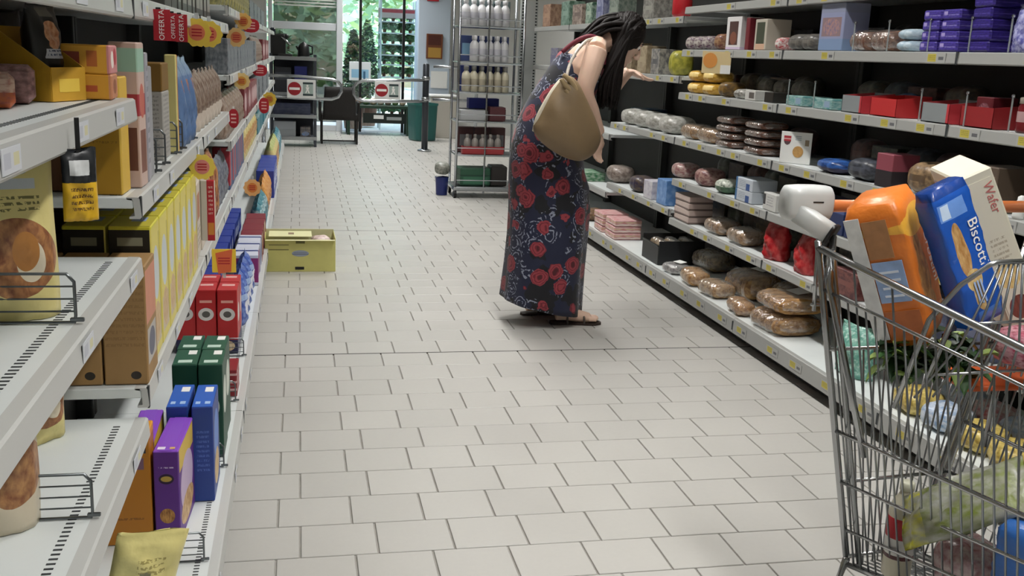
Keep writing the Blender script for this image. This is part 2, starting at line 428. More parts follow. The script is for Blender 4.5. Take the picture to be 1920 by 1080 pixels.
for k in range(3):
    gondola(1, 5.87+k*1.34, 5.87+(k+1)*1.34, RZF if k < 1 else [.40, .83, 1.29, 1.643], ['far right shelving bay behind the woman\'s head', 'far right shelving bay behind the woman\'s back', 'last right shelving bay, at the perforated end post'][k], seed=40+k, slots=False, labels=k == 0)
# perforated end post of the right run
t = thing('end_post', 'pale perforated steel end post behind the woman', 'post', (2.20, 9.95, 0))
MB().box((0, 0, 1.2), (.17, .05, 2.4), .004).build('post', mat('pale_steel', 'b7bab8', .4, .2), t)
q = MB()
for e in (-1, 1):
    for k in range(78): q.box((e*.066, -.0255, .1+k*.029), (.018, .001, .014))
tag(q.build('perforation', M_slot, t, fixn=False), kind='stuff')
# ---------------------------------------------------------------- product builders (front faces +X, width along Y, base at z = 0)
def hsh(i, j, s): return (math.sin(i*127.1+j*311.7+s*74.7)*43758.5453) % 1.
def bag_mesh(w, h, t, m, seed=0, top=.06, gusset=True, nu=14, nv=18, wr=.006):
    """filled pouch: flat crimped seal on top, stand-up or sealed base, creased film"""
    mb = MB(); rings = []
    for j in range(nv+1):
        v = j/nv
        if gusset: f = min(1, .8+v*1.6)*(1-max(0, (v-.45)/.55)**2.2)
        else: f = (math.sin(math.pi*min(max(v, .0), 1.))**.55)
        wd = w*(1+.02*math.sin(v*5+seed)-(.05*math.sin(math.pi*v) if not gusset else .03*max(0, .3-v)))
        if v > 1-top: f = 0.
        if not gusset and v < top: f = 0.
        ring = []
        for k in range(2*nu):
            side = 1 if k < nu else -1
            u = (k/nu) if k < nu else (2-k/nu)
            prof = max(0., 1-abs(2*u-1)**2.6)**.55
            th = t/2*f*prof
            n_ = (hsh(k, j, seed)-.5)*wr*f + math.sin(u*9+v*13+seed)*wr*.5*f
            cr = .0018*math.sin(j*2.9+k*.3) if f == 0 else 0
            ring.append((side*max(.0009, th+n_*prof)+cr, (u-.5)*wd, v*h+(.004*math.sin(u*7+seed) if j == nv else 0)))
        rings.append(ring)
    mb.loft(rings)
    return mb.mesh('bag', m, smooth=True)
def box_mesh(d, m, ch=.0025):
    return MB().box((0, 0, d[2]/2), d, ch).mesh('carton', m)
def loaf_mesh(d, m, seed=0, n=20, k=9, puff=.5):
    """soft rounded pack: width along Y"""
    rings = []
    for i in range(k+1):
        u = i/k; y = (u-.5)*d[1]
        f = max(.04, 1-abs(2*u-1)**5)**.5
        rings.append([(p[0]*f*(1+.05*math.sin(i*2.1+seed)), y, max(.0006*abs(math.sin(i+p[0]*90)), d[2]/2+p[1]*f*(1+.06*math.sin(i*1.7+p[0]*60+seed)))) for p in superellipse(d[0]/2, d[2]/2, n, 2.9)])
    return MB().loft(rings).mesh('soft_pack', m, smooth=True)
def put(name, mesh, label, cat, loc, rz=0., group=None, rot=None):
    o = bpy.data.objects.new(name, mesh); link(o, None, loc, rot if rot else (0, 0, rz)); return tag(o, label, cat, group)
RN = random.Random(5)
def row(name, mesh, label, cat, spots, group=None, jr=.04, jp=.003):
    """the same product several times over: one object each"""
    g = group if len(spots) > 1 else None
    o0 = None
    for p in spots:
        rz = p[3] if len(p) > 3 else 0.
        o = put(name, mesh, label, cat, (p[0]+RN.uniform(-jp, jp)*.4, p[1]+RN.uniform(-jp, jp), p[2]), rz+RN.uniform(-jr, jr), g)
        if o0 is None: o0 = o
    return o0
def with_parts(o, parts):
    """add part copies (name, mesh, loc, rot) under o"""
    for n_, m_, l_, r_ in parts: link(bpy.data.objects.new(n_, m_), o, l_, r_)
def divider(loc, label, length=.30, h=.075, group='wire dividers on the left shelves', s=1):
    """bent wire fence standing across a shelf, running back from the front edge"""
    t = thing('wire_divider', label, 'divider', loc, 0, group)
    fr = MB().tube([(-s*length, 0, .002), (0, 0, .002), (s*.002, 0, .012), (s*.002, 0, h-.012), (-s*.008, 0, h), (-s*length, 0, h), (-s*length, 0, .002)], .0026, 6)
    fr.build('frame_wire', M_wire, t, smooth=True)
    for k in range(1, 4): MB().tube([(-s*length, 0, h*k/4), (s*.002, 0, h*k/4)], .0015, 5).build('cross_wire', M_wire, t)
    MB().box((s*.004, 0, .006), (.02, .006, .006), .001).build('foot_clip', M_wire, t)
    return t
def scallop_tag(loc, label, d=.09, rz=0., tilt=0., cols=('ecc63c', 'd9713f'), group='round yellow offer tags'):
    """scalloped offer medallion on a clip"""
    t = thing('offer_tag', label, 'sign', loc, 0, group, rot=(0, tilt, rz))
    n = 40; poly = [((d/2)*(1+.06*math.cos(10*2*math.pi*k/n))*math.cos(2*math.pi*k/n), (d/2)*(1+.06*math.cos(10*2*math.pi*k/n))*math.sin(2*math.pi*k/n)) for k in range(n)]
    MB().prism(poly, -.001, .001).build('disc', mat('tag_'+cols[0], cols[0], .45), t)
    poly = [((d*.29)*math.cos(2*math.pi*k/24), (d*.29)*math.sin(2*math.pi*k/24)) for k in range(24)]
    MB().prism(poly, -.0018, -.001).build('centre_print', mat('tag_'+cols[1], cols[1], .45), t)
    for k in (-1, 0, 1): MB().box((0, -.0021, k*d*.11), (d*.36, .0005, d*.05)).build('print_line', M_red, t)
    MB().box((0, .002, d*.5), (.012, .004, .03), .001).build('clip', mat('clear_clip', 'c8ccce', .2, alpha=.6), t)
    return t
C = {}
# ================================================================ LEFT SHELVES
zA = (.150, .627, .958, 1.263); ZBU, ZBM = 1.074, .688
# ---- nearest bay, top shelf
tray_m = mat('tray_yellow', 'c99a2c', .6, noise=(30, .06))
t = thing('display_carton', 'yellow display carton with slanted sides holding a black bag', 'box', (-.432, 1.885, 1.2632), R(-20))
a = MB()
for s in (-1, 1): a.prism([(-.05, 0), (.05, 0), (.05, .055), (.02, .075), (-.05, .12)], s*.05-.0015, s*.05+.0015)
a.box((0, 0, .001), (.1, .1, .002)); a.box((.05, 0, .028), (.003, .1, .056)); a.box((-.05, 0, .06), (.003, .1, .12))
a.build('tray', tray_m, t)
MB().box((.0518, 0, .026), (.0006, .06, .022)).build('front_print', mat('tray_print', 'e9c64f', .6), t)
blk = mat('black_pouch', '1b1a17', .35, layers=[('pic', 'yz', .52, .66, .25, .15, 'b06a3c', 'e0b28c'), ('rect', 'yz', .25, .85, .42, .52, 'c9ccd4'), ('lines', 'yz', .3, .8, .43, .51, 2, '40506e'), ('rect', 'yz', .3, .7, .85, .95, '6a665c')])
put('snack_pouch', bag_mesh(.085, .155, .05, blk, 3), 'black pouch with biscuit picture standing in the yellow display carton', 'bag', (-.428, 1.885, 1.266), R(-20))
for i, (x, y) in enumerate([(-.505, 1.50), (-.525, 2.0)]):
    put('snack_pouch', bag_mesh(.1, .15, .05, mat('dark_pouch', '1d1715', .35, layers=[('rect', 'yz', .2, .8, .6, .75, '8f9a98'), ('band', 'z', .0, .25, 'b08a68')]), 5+i), ['dark pouch with grey label at the far left of the top shelf', 'plain dark pouch behind the yellow display carton'][i], 'bag', (x, y, 1.2636), R(-35))
row('brown_carton', box_mesh((.09, .3, .15), mat('shelf_carton_brown', '5c3a1c', .6)), 'dark brown carton at the back of the nearest top left shelf', 'box', [(-.605, 1.28+k*.305, 1.2636) for k in range(3)], 'dark brown cartons at the back')
orange_tray = mat('orange_tray', 'c8683a', .4, layers=[('band', 'z', .45, 1.1, 'd9b9a4'), ('noise', 6, .55, 'a8594a')])
row('biscuit_tray', box_mesh((.10, .09, .05), orange_tray, .008), 'orange biscuit tray at the left frame edge of the top left shelf', 'box', [(-.47, 1.655, 1.2636, .3)], None)
put('biscuit_tray', box_mesh((.09, .06, .06), mat('pink_tray', 'b58a86', .35, layers=[('noise', 5, .5, '7d5a58')]), .01), 'dusky pink wrapped biscuit tray beside the yellow display carton', 'box', (-.46, 1.765, 1.2636), .2)
cer = mat('small_yellow_box', 'd9a032', .5, layers=[('rect', 'xz', .08, .42, .2, .75, '8a3a26'), ('rect', 'xz', .55, .75, .25, .8, 'b5642a'), ('band', 'x', .93, 1.2, 'd08a8a'), ('ell', 'yz', .3, .5, .2, .3, 'f0e6dc'), ('ell', 'yz', .65, .6, .2, .3, 'b43a44')])
cer2 = mat('small_yellow_box_low', 'd79c2e', .5, layers=[('rect', 'xz', .12, .72, .3, .55, 'b8542a'), ('band', 'x', .93, 1.2, 'c98a66'), ('ell', 'yz', .5, .5, .3, .3, '9a5a3a')])
put('snack_box', box_mesh((.088, .085, .044), cer2), 'lower yellow snack box of the pair at the end of the top left shelf', 'box', (-.372, 1.972, 1.2634), .06)
put('snack_box', box_mesh((.088, .085, .05), cer), 'upper yellow snack box with pink end, stacked on another', 'box', (-.372, 1.972, 1.3078), .03)
# hanging pouch on a clip strip below the top shelf lip
t = thing('hanging_pouch', 'small black and yellow pouch hanging on a strip from the top left shelf', 'bag', (-.288, 1.432, 1.13), R(-62))
with_parts(t, [('pouch', bag_mesh(.046, .095, .02, mat('hang_pouch', 'e0b32a', .35, layers=[('band', 'z', .52, 1.1, '23262a'), ('rect', 'yz', .2, .75, .62, .82, 'd6d9da'), ('lines', 'yz', .2, .8, .1, .45, 4, '6a4a1a')]), 8), (0, 0, 0), (0, 0, 0))])
MB().box((0, 0, .112), (.0015, .006, .05)).build('strip', M_black, t)
# ---- nearest bay, middle shelf
bagy = mat('biscuit_bag_cream', 'ddd08c', .38, layers=[('pic', 'yz', .62, .38, .36, .24, '7d4a34', 'c08a58'), ('ell', 'yz', .74, .36, .13, .13, 'e4d9c0'), ('ell', 'yz', .70, .42, .12, .12, 'b97f42'), ('ell', 'yz', .62, .9, .16, .045, '7f96c4'), ('rect', 'yz', .5, .82, .78, .84, 'c6ccd2'), ('lines', 'yz', .45, .85, .64, .74, 3, '7a7448')], bump=(30, .25))
put('biscuit_bag', bag_mesh(.15, .245, .075, bagy, 1, wr=.008), 'cream biscuit bag with round cookie picture on the middle left shelf', 'bag', (-.43, 1.575, .9584), R(-72))
divider((-.326, 1.535, .9582), 'wire divider in front of the cream biscuit bag, middle left shelf', .33)
# ---- nearest bay, lower shelf
put('biscuit_bag', bag_mesh(.14, .20, .07, bagy, 4, wr=.01), 'cream biscuit bag half hidden under the middle left shelf', 'bag', (-.50, 1.92, .6274), R(-55))
put('biscuit_bag', bag_mesh(.16, .22, .09, mat('beige_bag', 'd0c4ac', .4, layers=[('pic', 'yz', .75, .45, .28, .25, '7a4a34', 'b98a5a')], bump=(30, .2)), 6), 'beige bag with brown cookie picture at the left frame edge', 'bag', (-.475, 1.55, .6274), R(-68))
divider((-.326, 1.575, .6272), 'wire divider beside the beige bag on the lower left shelf', .28)
# ---- base shelf
ob = mat('orange_carton', 'b5751c', .5, layers=[('rect', 'xz', .45, .95, .80, .93, '2c2c34'), ('rect', 'xz', .5, .8, .83, .9, 'a08a6a'), ('rect', 'xz', .62, .92, .66, .76, '7a5a6e'), ('band', 'z', .93, 1.1, 'e09a2a'), ('lines', 'xz', .1, .9, .2, .24, 1, '8f5a18')])
o = put('cereal_box', box_mesh((.19, .07, .30), ob), 'tall orange-brown cereal box behind the purple box on the bottom left shelf', 'box', (-.455, 2.455, .1504), 0)
MB().box((0, 0, .3004), (.186, .032, .0008)).build('top_flap', ob, o)
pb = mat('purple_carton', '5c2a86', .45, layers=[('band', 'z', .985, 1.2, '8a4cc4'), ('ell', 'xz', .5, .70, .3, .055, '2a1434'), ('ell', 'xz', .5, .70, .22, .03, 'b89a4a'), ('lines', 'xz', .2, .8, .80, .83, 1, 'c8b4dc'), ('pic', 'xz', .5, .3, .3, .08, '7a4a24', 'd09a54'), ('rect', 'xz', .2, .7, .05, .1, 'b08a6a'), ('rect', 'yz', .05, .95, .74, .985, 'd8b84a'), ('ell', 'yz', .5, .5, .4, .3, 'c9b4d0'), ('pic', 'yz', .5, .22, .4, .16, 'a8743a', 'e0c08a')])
pbt = mat('print_white2', 'e8e0f0', .5)
for i, (x, y, rz) in enumerate([(-.318, 2.535, -.05), (-.392, 2.60, .02)]):
    o = put('cereal_box', box_mesh((.06, .235, .245), pb), ['purple cereal box in front on the bottom left shelf', 'purple cereal box mostly hidden behind the front purple box'][i], 'box', (x, y, .1504), rz)
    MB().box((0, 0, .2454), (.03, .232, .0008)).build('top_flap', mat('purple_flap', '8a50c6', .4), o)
    MB().box((-.012, -.10, .2459), (.018, .016, .0006)).build('top_print', pbt, o); MB().box((.014, -.10, .2459), (.012, .012, .0006)).build('top_print', mat('print_gold', 'd8b06a', .5), o)
def cer_box(d, body, top, label, spots, group, prints):
    m = box_mesh(d, body); tp = [(n_, MB().box((0, 0, 0), s_).mesh(n_, q), l_, None) for n_, s_, l_, q in prints]
    tf = MB().box((0, 0, 0), (d[0]-.003, d[1]-.003, .0008)).mesh('top_flap', top)
    for p in spots:
        o = put('cereal_box', m, label, 'box', (p[0], p[1], p[2]), RN.uniform(-.02, .02), group if len(spots) > 1 else None)
        with_parts(o, [('top_flap', tf, (0, 0, d[2]), None)] + tp)
bluec = mat('blue_carton', '22408c', .45, layers=[('lines', 'xz', .2, .8, .3, .75, 9, '4a66b4'), ('ell', 'yz', .5, .6, .35, .25, '5f86d0'), ('pic', 'yz', .5, .25, .35, .18, 'b98a4a', 'e6cf9a')])
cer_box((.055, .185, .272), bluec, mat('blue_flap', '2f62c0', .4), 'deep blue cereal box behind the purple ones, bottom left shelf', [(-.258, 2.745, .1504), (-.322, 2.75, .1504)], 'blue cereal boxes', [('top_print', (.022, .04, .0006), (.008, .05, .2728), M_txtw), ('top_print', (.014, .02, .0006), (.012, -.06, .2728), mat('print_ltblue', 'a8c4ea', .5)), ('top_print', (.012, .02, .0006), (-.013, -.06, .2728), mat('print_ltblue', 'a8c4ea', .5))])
greenc = mat('green_carton', '1c4a38', .45, layers=[('ell', 'xz', .5, .55, .35, .12, 'cfd6d0'), ('lines', 'xz', .2, .8, .2, .35, 3, '6f8f7e'), ('ell', 'yz', .5, .6, .35, .2, 'd0d6cc')])
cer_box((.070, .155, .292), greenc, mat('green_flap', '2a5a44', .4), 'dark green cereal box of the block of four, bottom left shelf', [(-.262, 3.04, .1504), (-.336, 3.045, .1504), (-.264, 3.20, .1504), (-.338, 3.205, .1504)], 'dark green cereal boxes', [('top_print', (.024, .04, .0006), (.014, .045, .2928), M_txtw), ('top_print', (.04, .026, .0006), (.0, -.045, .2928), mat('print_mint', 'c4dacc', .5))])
put('snack_pouch', bag_mesh(.09, .2, .06, mat('lavender_pouch', '8a86a6', .35, layers=[('noise', 7, .5, '504c6a')]), 12), 'lavender pouch squeezed in front of the green cereal boxes', 'bag', (-.30, 2.90, .1504), -1.3)
redc = mat('red_carton', 'b41f22', .4, layers=[('band', 'z', -.1, .22, '20204a'), ('ell', 'xz', .5, .62, .38, .10, 'd8d4d0'), ('ell', 'xz', .5, .62, .2, .05, '5a5652'), ('rect', 'xz', .2, .8, .8, .84, 'e8a69a'), ('ell', 'yz', .5, .6, .3, .15, 'd9d2cc'), ('pic', 'xz', .5, .12, .35, .08, 'c9a06a', 'e9dcc0')])
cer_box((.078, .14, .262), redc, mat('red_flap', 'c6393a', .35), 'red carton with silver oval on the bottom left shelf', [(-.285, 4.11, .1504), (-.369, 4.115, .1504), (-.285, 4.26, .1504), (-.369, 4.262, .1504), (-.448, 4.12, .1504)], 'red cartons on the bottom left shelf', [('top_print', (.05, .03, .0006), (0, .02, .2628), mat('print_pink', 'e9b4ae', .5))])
bagc = mat('cream_bag2', 'e2d68e', .38, layers=[('rect', 'yz', .35, .5, .3, .55, '8a8464'), ('lines', 'yz', .3, .7, .5, .7, 3, 'a89a5a'), ('pic', 'yz', .5, .2, .2, .12, 'b08a4a', 'd8c08a')], bump=(25, .3))
put('biscuit_bag', bag_mesh(.15, .185, .075, bagc, 9, wr=.012), 'crumpled cream bag in the bottom left corner of the photo', 'bag', (-.355, 2.13, .1660), R(-78), rot=(R(-10), R(14), R(-70)))
for y, lb in [(2.315, 'wire divider beside the cream bag on the bottom left shelf'), (2.885, 'wire divider beside the lavender pouch on the bottom left shelf'), (3.46, 'wire divider past the green cereal boxes, bottom left shelf'), (4.0, 'wire divider before the red cartons, bottom left shelf')]:
    divider((-.232 if y < 2.5 else -.225, y, .1502), lb, .15 if y < 2.5 else .12)
put('biscuit_box', box_mesh((.045, .14, .10), mat('red_striped', '8a1f28', .4, layers=[('band', 'z', .22, .3, 'd0a8a8'), ('band', 'z', .5, .58, 'd0a8a8'), ('band', 'z', .78, .86, 'd0a8a8')])), 'low dark red striped box at the bottom shelf edge past the green boxes', 'box', (-.243, 3.58, .1504), 0)
# ---- base shelf further along
def mix_run(spec, z, x, y0, group_base):
    for (name, mesh, label, cat, n, step, grp) in spec:
        row(name, mesh, label, cat, [(x, y0+step*(k+.5), z) for k in range(n)], grp); y0 += n*step
    return y0
blueb = mat('blue_bag', '3a55a8', .35, layers=[('band', 'z', .55, .68, 'a8c0e4'), ('noise', 6, .58, '8aa4dc'), ('ell', 'yz', .5, .35, .3, .18, 'e6e8f2')], bump=(25, .2))
whiteb = mat('white_blue_box', 'cdd0de', .45, layers=[('rect', 'yz', .0, .4, .1, .9, '8c2a6e'), ('rect', 'yz', .55, .75, .0, 1., '33427e'), ('ell', 'yz', .85, .5, .1, .3, '5a74b4')])
maroonb = mat('maroon_box', '7e2230', .45, layers=[('rect', 'yz', .4, 1.1, .2, .95, 'ddd4b8'), ('pic', 'yz', .7, .5, .2, .2, '9a7a4a', 'cdb489')])
tealb = mat('teal_bag', '4a8a98', .35, layers=[('band', 'z', .6, .8, 'bcd6da'), ('noise', 7, .55, '2f6878')])
orangeb = mat('orange_bag', 'd08a42', .4, layers=[('band', 'z', .0, .4, '9a5a30'), ('noise', 8, .55, 'e6b674')])
deepblue = mat('deep_blue_box', '2c3f9a', .4, layers=[('rect', 'yz', .1, .9, .3, .7, 'b4bfe0'), ('lines', 'yz', .2, .8, .35, .65, 3, '3a4f9e')])
creamb = mat('cream_tall_bag', 'd8c98a', .4, layers=[('pic', 'yz', .5, .4, .35, .25, 'a9763e', 'd9b07a'), ('band', 'z', .8, .95, 'b9c07a')], bump=(20, .2))
mix_run([
    ('wafer_bag', bag_mesh(.15, .20, .09, blueb, 21), 'blue wafer bag beside the yellow square offer card, bottom left shelf', 'bag', 5, .16, 'blue wafer bags'),
    ('wafer_box', box_mesh((.12, .19, .16), whiteb), 'white, magenta and navy box on the bottom left shelf by the floor carton', 'box', 3, .2, 'white and magenta boxes'),
    ('biscuit_box', box_mesh((.12, .2, .15), maroonb), 'maroon and cream box on the bottom left shelf by the floor carton', 'box', 4, .21, 'maroon and cream boxes'),
    ('rusk_bag', bag_mesh(.2, .2, .1, tealb, 23), 'teal rusk bag on the bottom left shelf just past the floor carton', 'bag', 4, .21, 'teal rusk bags'),
    ('cake_bag', bag_mesh(.2, .24, .1, orangeb, 25), 'orange cake bag low on the left shelf, under round offer tags', 'bag', 4, .22, 'orange cake bags'),
    ('wafer_box', box_mesh((.14, .24, .22), deepblue), 'blue and white box low on the left shelf, far along', 'box', 5, .25, 'far blue boxes'),
    ('crispbread_bag', bag_mesh(.24, .32, .12, creamb, 27), 'cream crispbread bag near the far end of the left base shelf', 'bag', 6, .26, 'far cream bags'),
    ('rusk_bag', bag_mesh(.24, .28, .12, tealb, 29), 'teal bag at the far end of the left base shelf', 'bag', 5, .27, 'far teal bags')], .1504, -.275, 4.44, '')
mix_run([('wafer_box', box_mesh((.12, .19, .13), deepblue), 'blue box in the back row of the bottom left shelf', 'box', 12, .21, 'back row of blue boxes')], .1504, -.45, 4.5, '')
# ---- bay two, lower shelf: brown cartons, yellow and black boxes
brc = mat('kraft_carton', '9c7a4c', .6, noise=(14, .06), layers=[('lines', 'xz', .05, .95, .3, .95, 12, '8f6e44'), ('ell', 'xz', .72, .08, .12, .035, '2a241e'), ('rect', 'yz', .03, .97, .5, .95, 'c98a72'), ('rect', 'yz', .1, .9, .15, .45, 'b9b4ae'), ('ell', 'yz', .5, .3, .3, .12, '6a6a78')])
for i, x in enumerate((-.344, -.432, -.522)):
    put('kraft_box', box_mesh((.084, .14, .245), brc), ['brown box at the shelf front under the middle left shelf', 'brown box, second from the shelf front under the middle left shelf', 'brown box furthest back under the middle left shelf'][i], 'box', (x, 2.125, .6884), 0)
yb = mat('yellow_black_box', 'd9cb66', .45, layers=[('rect', 'xz', -.1, .97, .3, .975, '1c1a14'), ('rect', 'xz', .2, .8, .86, .92, '8a8a76'), ('band', 'z', .975, 1.2, 'd6cf3a'), ('rect', 'yz', .1, .9, .08, .35, 'c9b9a0'), ('ell', 'yz', .5, .62, .36, .2, 'c8d0d4'), ('pic', 'yz', .5, .25, .36, .15, 'b88a5a', 'd9c49a'), ('rect', 'yz', .86, 1.1, .1, .9, 'b5a84a')])
ybf = mat('yellow_flap', 'c4b840', .4); yball = mat('yellow_blue_print', '8fa0c4', .5)
m1 = box_mesh((.085, .135, .298), yb); f1 = MB().box((0, 0, 0), (.082, .132, .0008)).mesh('top_flap', ybf); f2 = MB().box((0, 0, 0), (.03, .05, .0006)).mesh('top_print', yball)
for k in range(7):
    for j in range(2):
        if k == 6 and j == 1: continue
        o = put('biscuit_box', m1, 'yellow and black biscuit box in the block on the second left shelf', 'box', (-.352-j*.09, 2.275+k*.141, .6884), RN.uniform(-.02, .02), 'yellow and black biscuit boxes')
        with_parts(o, [('top_flap', f1, (0, 0, .2982), None), ('top_print', f2, (.01, .02, .2989), None)])
mb_ = mat('maroon_orange_bag', '7c3c2c', .4, layers=[('rect', 'yz', .45, 1.1, .1, .9, 'b9783a'), ('noise', 7, .58, 'd09a5a')])
pale = mat('pale_print_box', 'cfc4b4', .5, layers=[('rect', 'yz', .1, .9, .5, .85, 'a8683c'), ('lines', 'yz', .1, .9, .1, .4, 4, '8a7a6a')])
mix_run([
    ('biscuit_box', box_mesh((.08, .15, .24), pale), 'pale box with brown band past the yellow biscuit boxes', 'box', 2, .16, 'pale boxes past the yellow block'),
    ('cookie_bag', bag_mesh(.15, .27, .08, mb_, 31), 'maroon and orange cookie bag on the second left shelf', 'bag', 4, .16, 'maroon and orange cookie bags'),
    ('snack_pouch', bag_mesh(.15, .2, .07, mat('grey_pouch', '5a5e6a', .35, layers=[('noise', 6, .5, '8a8e98')]), 33), 'grey pouch on the second left shelf past the cookie bags', 'bag', 4, .17, 'grey pouches'),
    ('biscuit_box', box_mesh((.08, .18, .2), mat('blue_red_box', '41557c', .45, layers=[('rect', 'yz', .0, .4, .1, 1.1, 'a83440')])), 'slate blue box with red end on the second left shelf', 'box', 6, .2, 'slate blue and red boxes'),
    ('cookie_bag', bag_mesh(.2, .22, .09, creamb, 35), 'cream bag on the second left shelf, far along', 'bag', 8, .24, 'cream bags on the second shelf'),
    ('biscuit_box', box_mesh((.1, .24, .2), tealb), 'teal box on the second left shelf near the far end', 'box', 10, .27, 'far teal boxes')], .6884, -.362, 3.30, '')
# ---- bay two, upper shelf
mix_t = [
    ('cereal_box', (.075, .08, .225), mat('mustard_carton', 'a87d18', .5, layers=[('band', 'x', .95, 1.2, 'd9b34a'), ('lines', 'xz', .1, .9, .42, .46, 1, '8a6414')]), 'mustard cereal box standing at the start of the upper left shelf', (-.372, 2.10)),
    ('cereal_box', (.055, .07, .29), mat('pink_brown_carton', 'cdb2a6', .45, layers=[('rect', 'xz', .0, 1.1, .8, .96, '9cc0ac'), ('band', 'z', .5, .65, 'a83a44'), ('rect', 'xz', .1, .9, .12, .42, '6a4034'), ('ell', 'yz', .5, .6, .35, .12, 'c46a5a'), ('rect', 'yz', .1, .9, .1, .4, '7a4a3a')]), 'tall pink, mint and brown carton on the upper left shelf', (-.342, 2.20)),
    ('cereal_box', (.06, .05, .27), mat('lilac_carton', 'a8a6ae', .45, layers=[('rect', 'xz', .0, .25, .0, 1., '1c1c22'), ('lines', 'yz', .1, .9, .1, .9, 10, '70707a')]), 'slim lilac carton with black edge on the upper left shelf', (-.345, 2.285)),
    ('coffee_pack', (.05, .05, .24), mat('black_silver_pack', '2a2a2e', .35, layers=[('ell', 'yz', .5, .6, .3, .12, 'c9c9cd'), ('rect', 'xz', .6, 1.1, .0, 1., '9a9a9e')]), 'black and silver pack on the upper left shelf', (-.345, 2.36)),
]
for n_, d_, m_, l_, p_ in mix_t: put(n_, box_mesh(d_, m_), l_, 'box', (p_[0], p_[1], 1.0742), RN.uniform(-.05, .05))
put('carton', box_mesh((.10, .13, .17), mat('grey_leaflet_box', 'a5a29c', .55, layers=[('lines', 'xz', .1, .9, .05, .95, 14, '84827e'), ('lines', 'yz', .1, .9, .05, .95, 14, '84827e')])), 'grey printed carton with rows of small text on the upper left shelf', 'box', (-.385, 2.75, 1.0742), 0)
put('carton', box_mesh((.10, .13, .07), mat('brown_small_box', '7a5a20', .55)), 'brown carton lying on the grey printed carton', 'box', (-.385, 2.75, 1.2446), 0)
put('cereal_box', box_mesh((.03, .03, .26), mat('orange_edge_box', 'c88a2a', .5, layers=[('band', 'y', -.1, .3, 'd9cf8a')])), 'slim orange box beside the blue packs on the upper left shelf', 'box', (-.338, 2.90, 1.0742), 0)
bl = mat('steel_blue_bag', '5e7aa4', .35, layers=[('ell', 'yz', .5, .66, .2, .08, 'b5663a'), ('band', 'z', .78, 1.1, '7f97b4'), ('noise', 5, .6, '46628c')], bump=(25, .2))
row('coffee_bag', bag_mesh(.12, .25, .07, bl, 41), 'steel blue bag with orange badge on the upper left shelf', 'bag', [(-.35, 3.02+k*.135, 1.0742) for k in range(3)], 'steel blue bags')
row('pouch', bag_mesh(.13, .2, .07, mat('beige_brown_pouch', '9a8a7c', .4, layers=[('noise', 6, .5, '6a5244'), ('band', 'z', .0, .3, 'c9bcae')]), 43), 'beige and brown pouch past the steel blue bags', 'bag', [(-.36, 3.46+k*.15, 1.0742) for k in range(8)], 'beige and brown pouches')
row('brown_carton', box_mesh((.2, .3, .12), mat('shelf_carton_brown', '5c3a1c', .6)), 'dark brown carton in the back row under the top left shelf', 'box', [(-.555, 2.24+k*.31, 1.0742+.121*j) for k in range(3) for j in range(2)], 'dark brown cartons')
row('brown_carton', box_mesh((.18, .3, .22), mat('shelf_carton_brown', '5c3a1c', .6)), 'dark carton in the back row behind the yellow boxes', 'box', [(-.580, yy_, .6884) for yy_ in (2.4, 2.72, 3.04, 3.57, 3.89, 4.21)], 'dark cartons behind the yellow boxes')
for y, lb in [(2.42, 'wire divider beside the black and silver pack'), (2.58, 'wire divider before the grey printed carton'), (2.83, 'wire divider between grey carton and blue bags'), (2.96, 'wire divider before the steel blue bags'), (3.28, 'wire divider among the steel blue bags')]:
    divider((-.322, y, 1.0742), lb, .12, .085)
# ---- far left bays, upper shelves
fr = [('snack_bag', bag_mesh(.18, .2, .09, mat('brown_bag_far', '7a6456', .4, layers=[('noise', 6, .52, 'a8988a')]), 45), 'brown bag on the left shelf under the round offer tags', 'bag', 7, .2, 'far brown bags'),
      ('snack_box', box_mesh((.1, .2, .18), mat('red_far_box', '7c3238', .45, layers=[('ell', 'yz', .5, .5, .4, .3, 'c8a8a8')])), 'red box on the left shelf past the brown bags', 'box', 7, .24, 'far red boxes'),
      ('snack_box', box_mesh((.1, .22, .16), mat('grey_far_box', '8a8e92', .45, layers=[('noise', 5, .5, '5a6068')])), 'grey box on the left shelf near the far end', 'box', 12, .26, 'far grey boxes')]
mix_run([(a_, b_, c_+', third level', d_, n_, s_, g_+' third level') for a_, b_, c_, d_, n_, s_, g_ in fr], .9404, -.362, 4.78, '')
mix_run([(a_, b_, c_+', fourth level', d_, n_, s_, g_+' fourth level') for a_, b_, c_, d_, n_, s_, g_ in fr[2:]+fr[:2]], 1.2304, -.362, 4.78, '')
mix_run([('snack_box', box_mesh((.1, .12, .13), mat('dark_top_pack', '4a4844', .4, layers=[('rect', 'yz', .1, .9, .3, .7, '9a968e')])), 'dark pack on the top left shelf behind the offer tags', 'box', 10, .15, 'dark packs on the top shelf')], 1.4524, -.42, 3.1, '')
mix_run([('snack_bag', bag_mesh(.2, .24, .1, mat('yellow_green_far', 'a8a060', .4, layers=[('noise', 6, .5, '6a6a4a')]), 47), 'yellowish bag on the top left shelf near the far end', 'bag', 12, .24, 'far yellowish bags'),
         ('snack_box', box_mesh((.1, .22, .16), mat('grey_far_box', '8a8e92', .45)), 'grey box on the top left shelf at the far end', 'box', 12, .26, 'far grey boxes top')], 1.5304, -.40, 4.9, '')
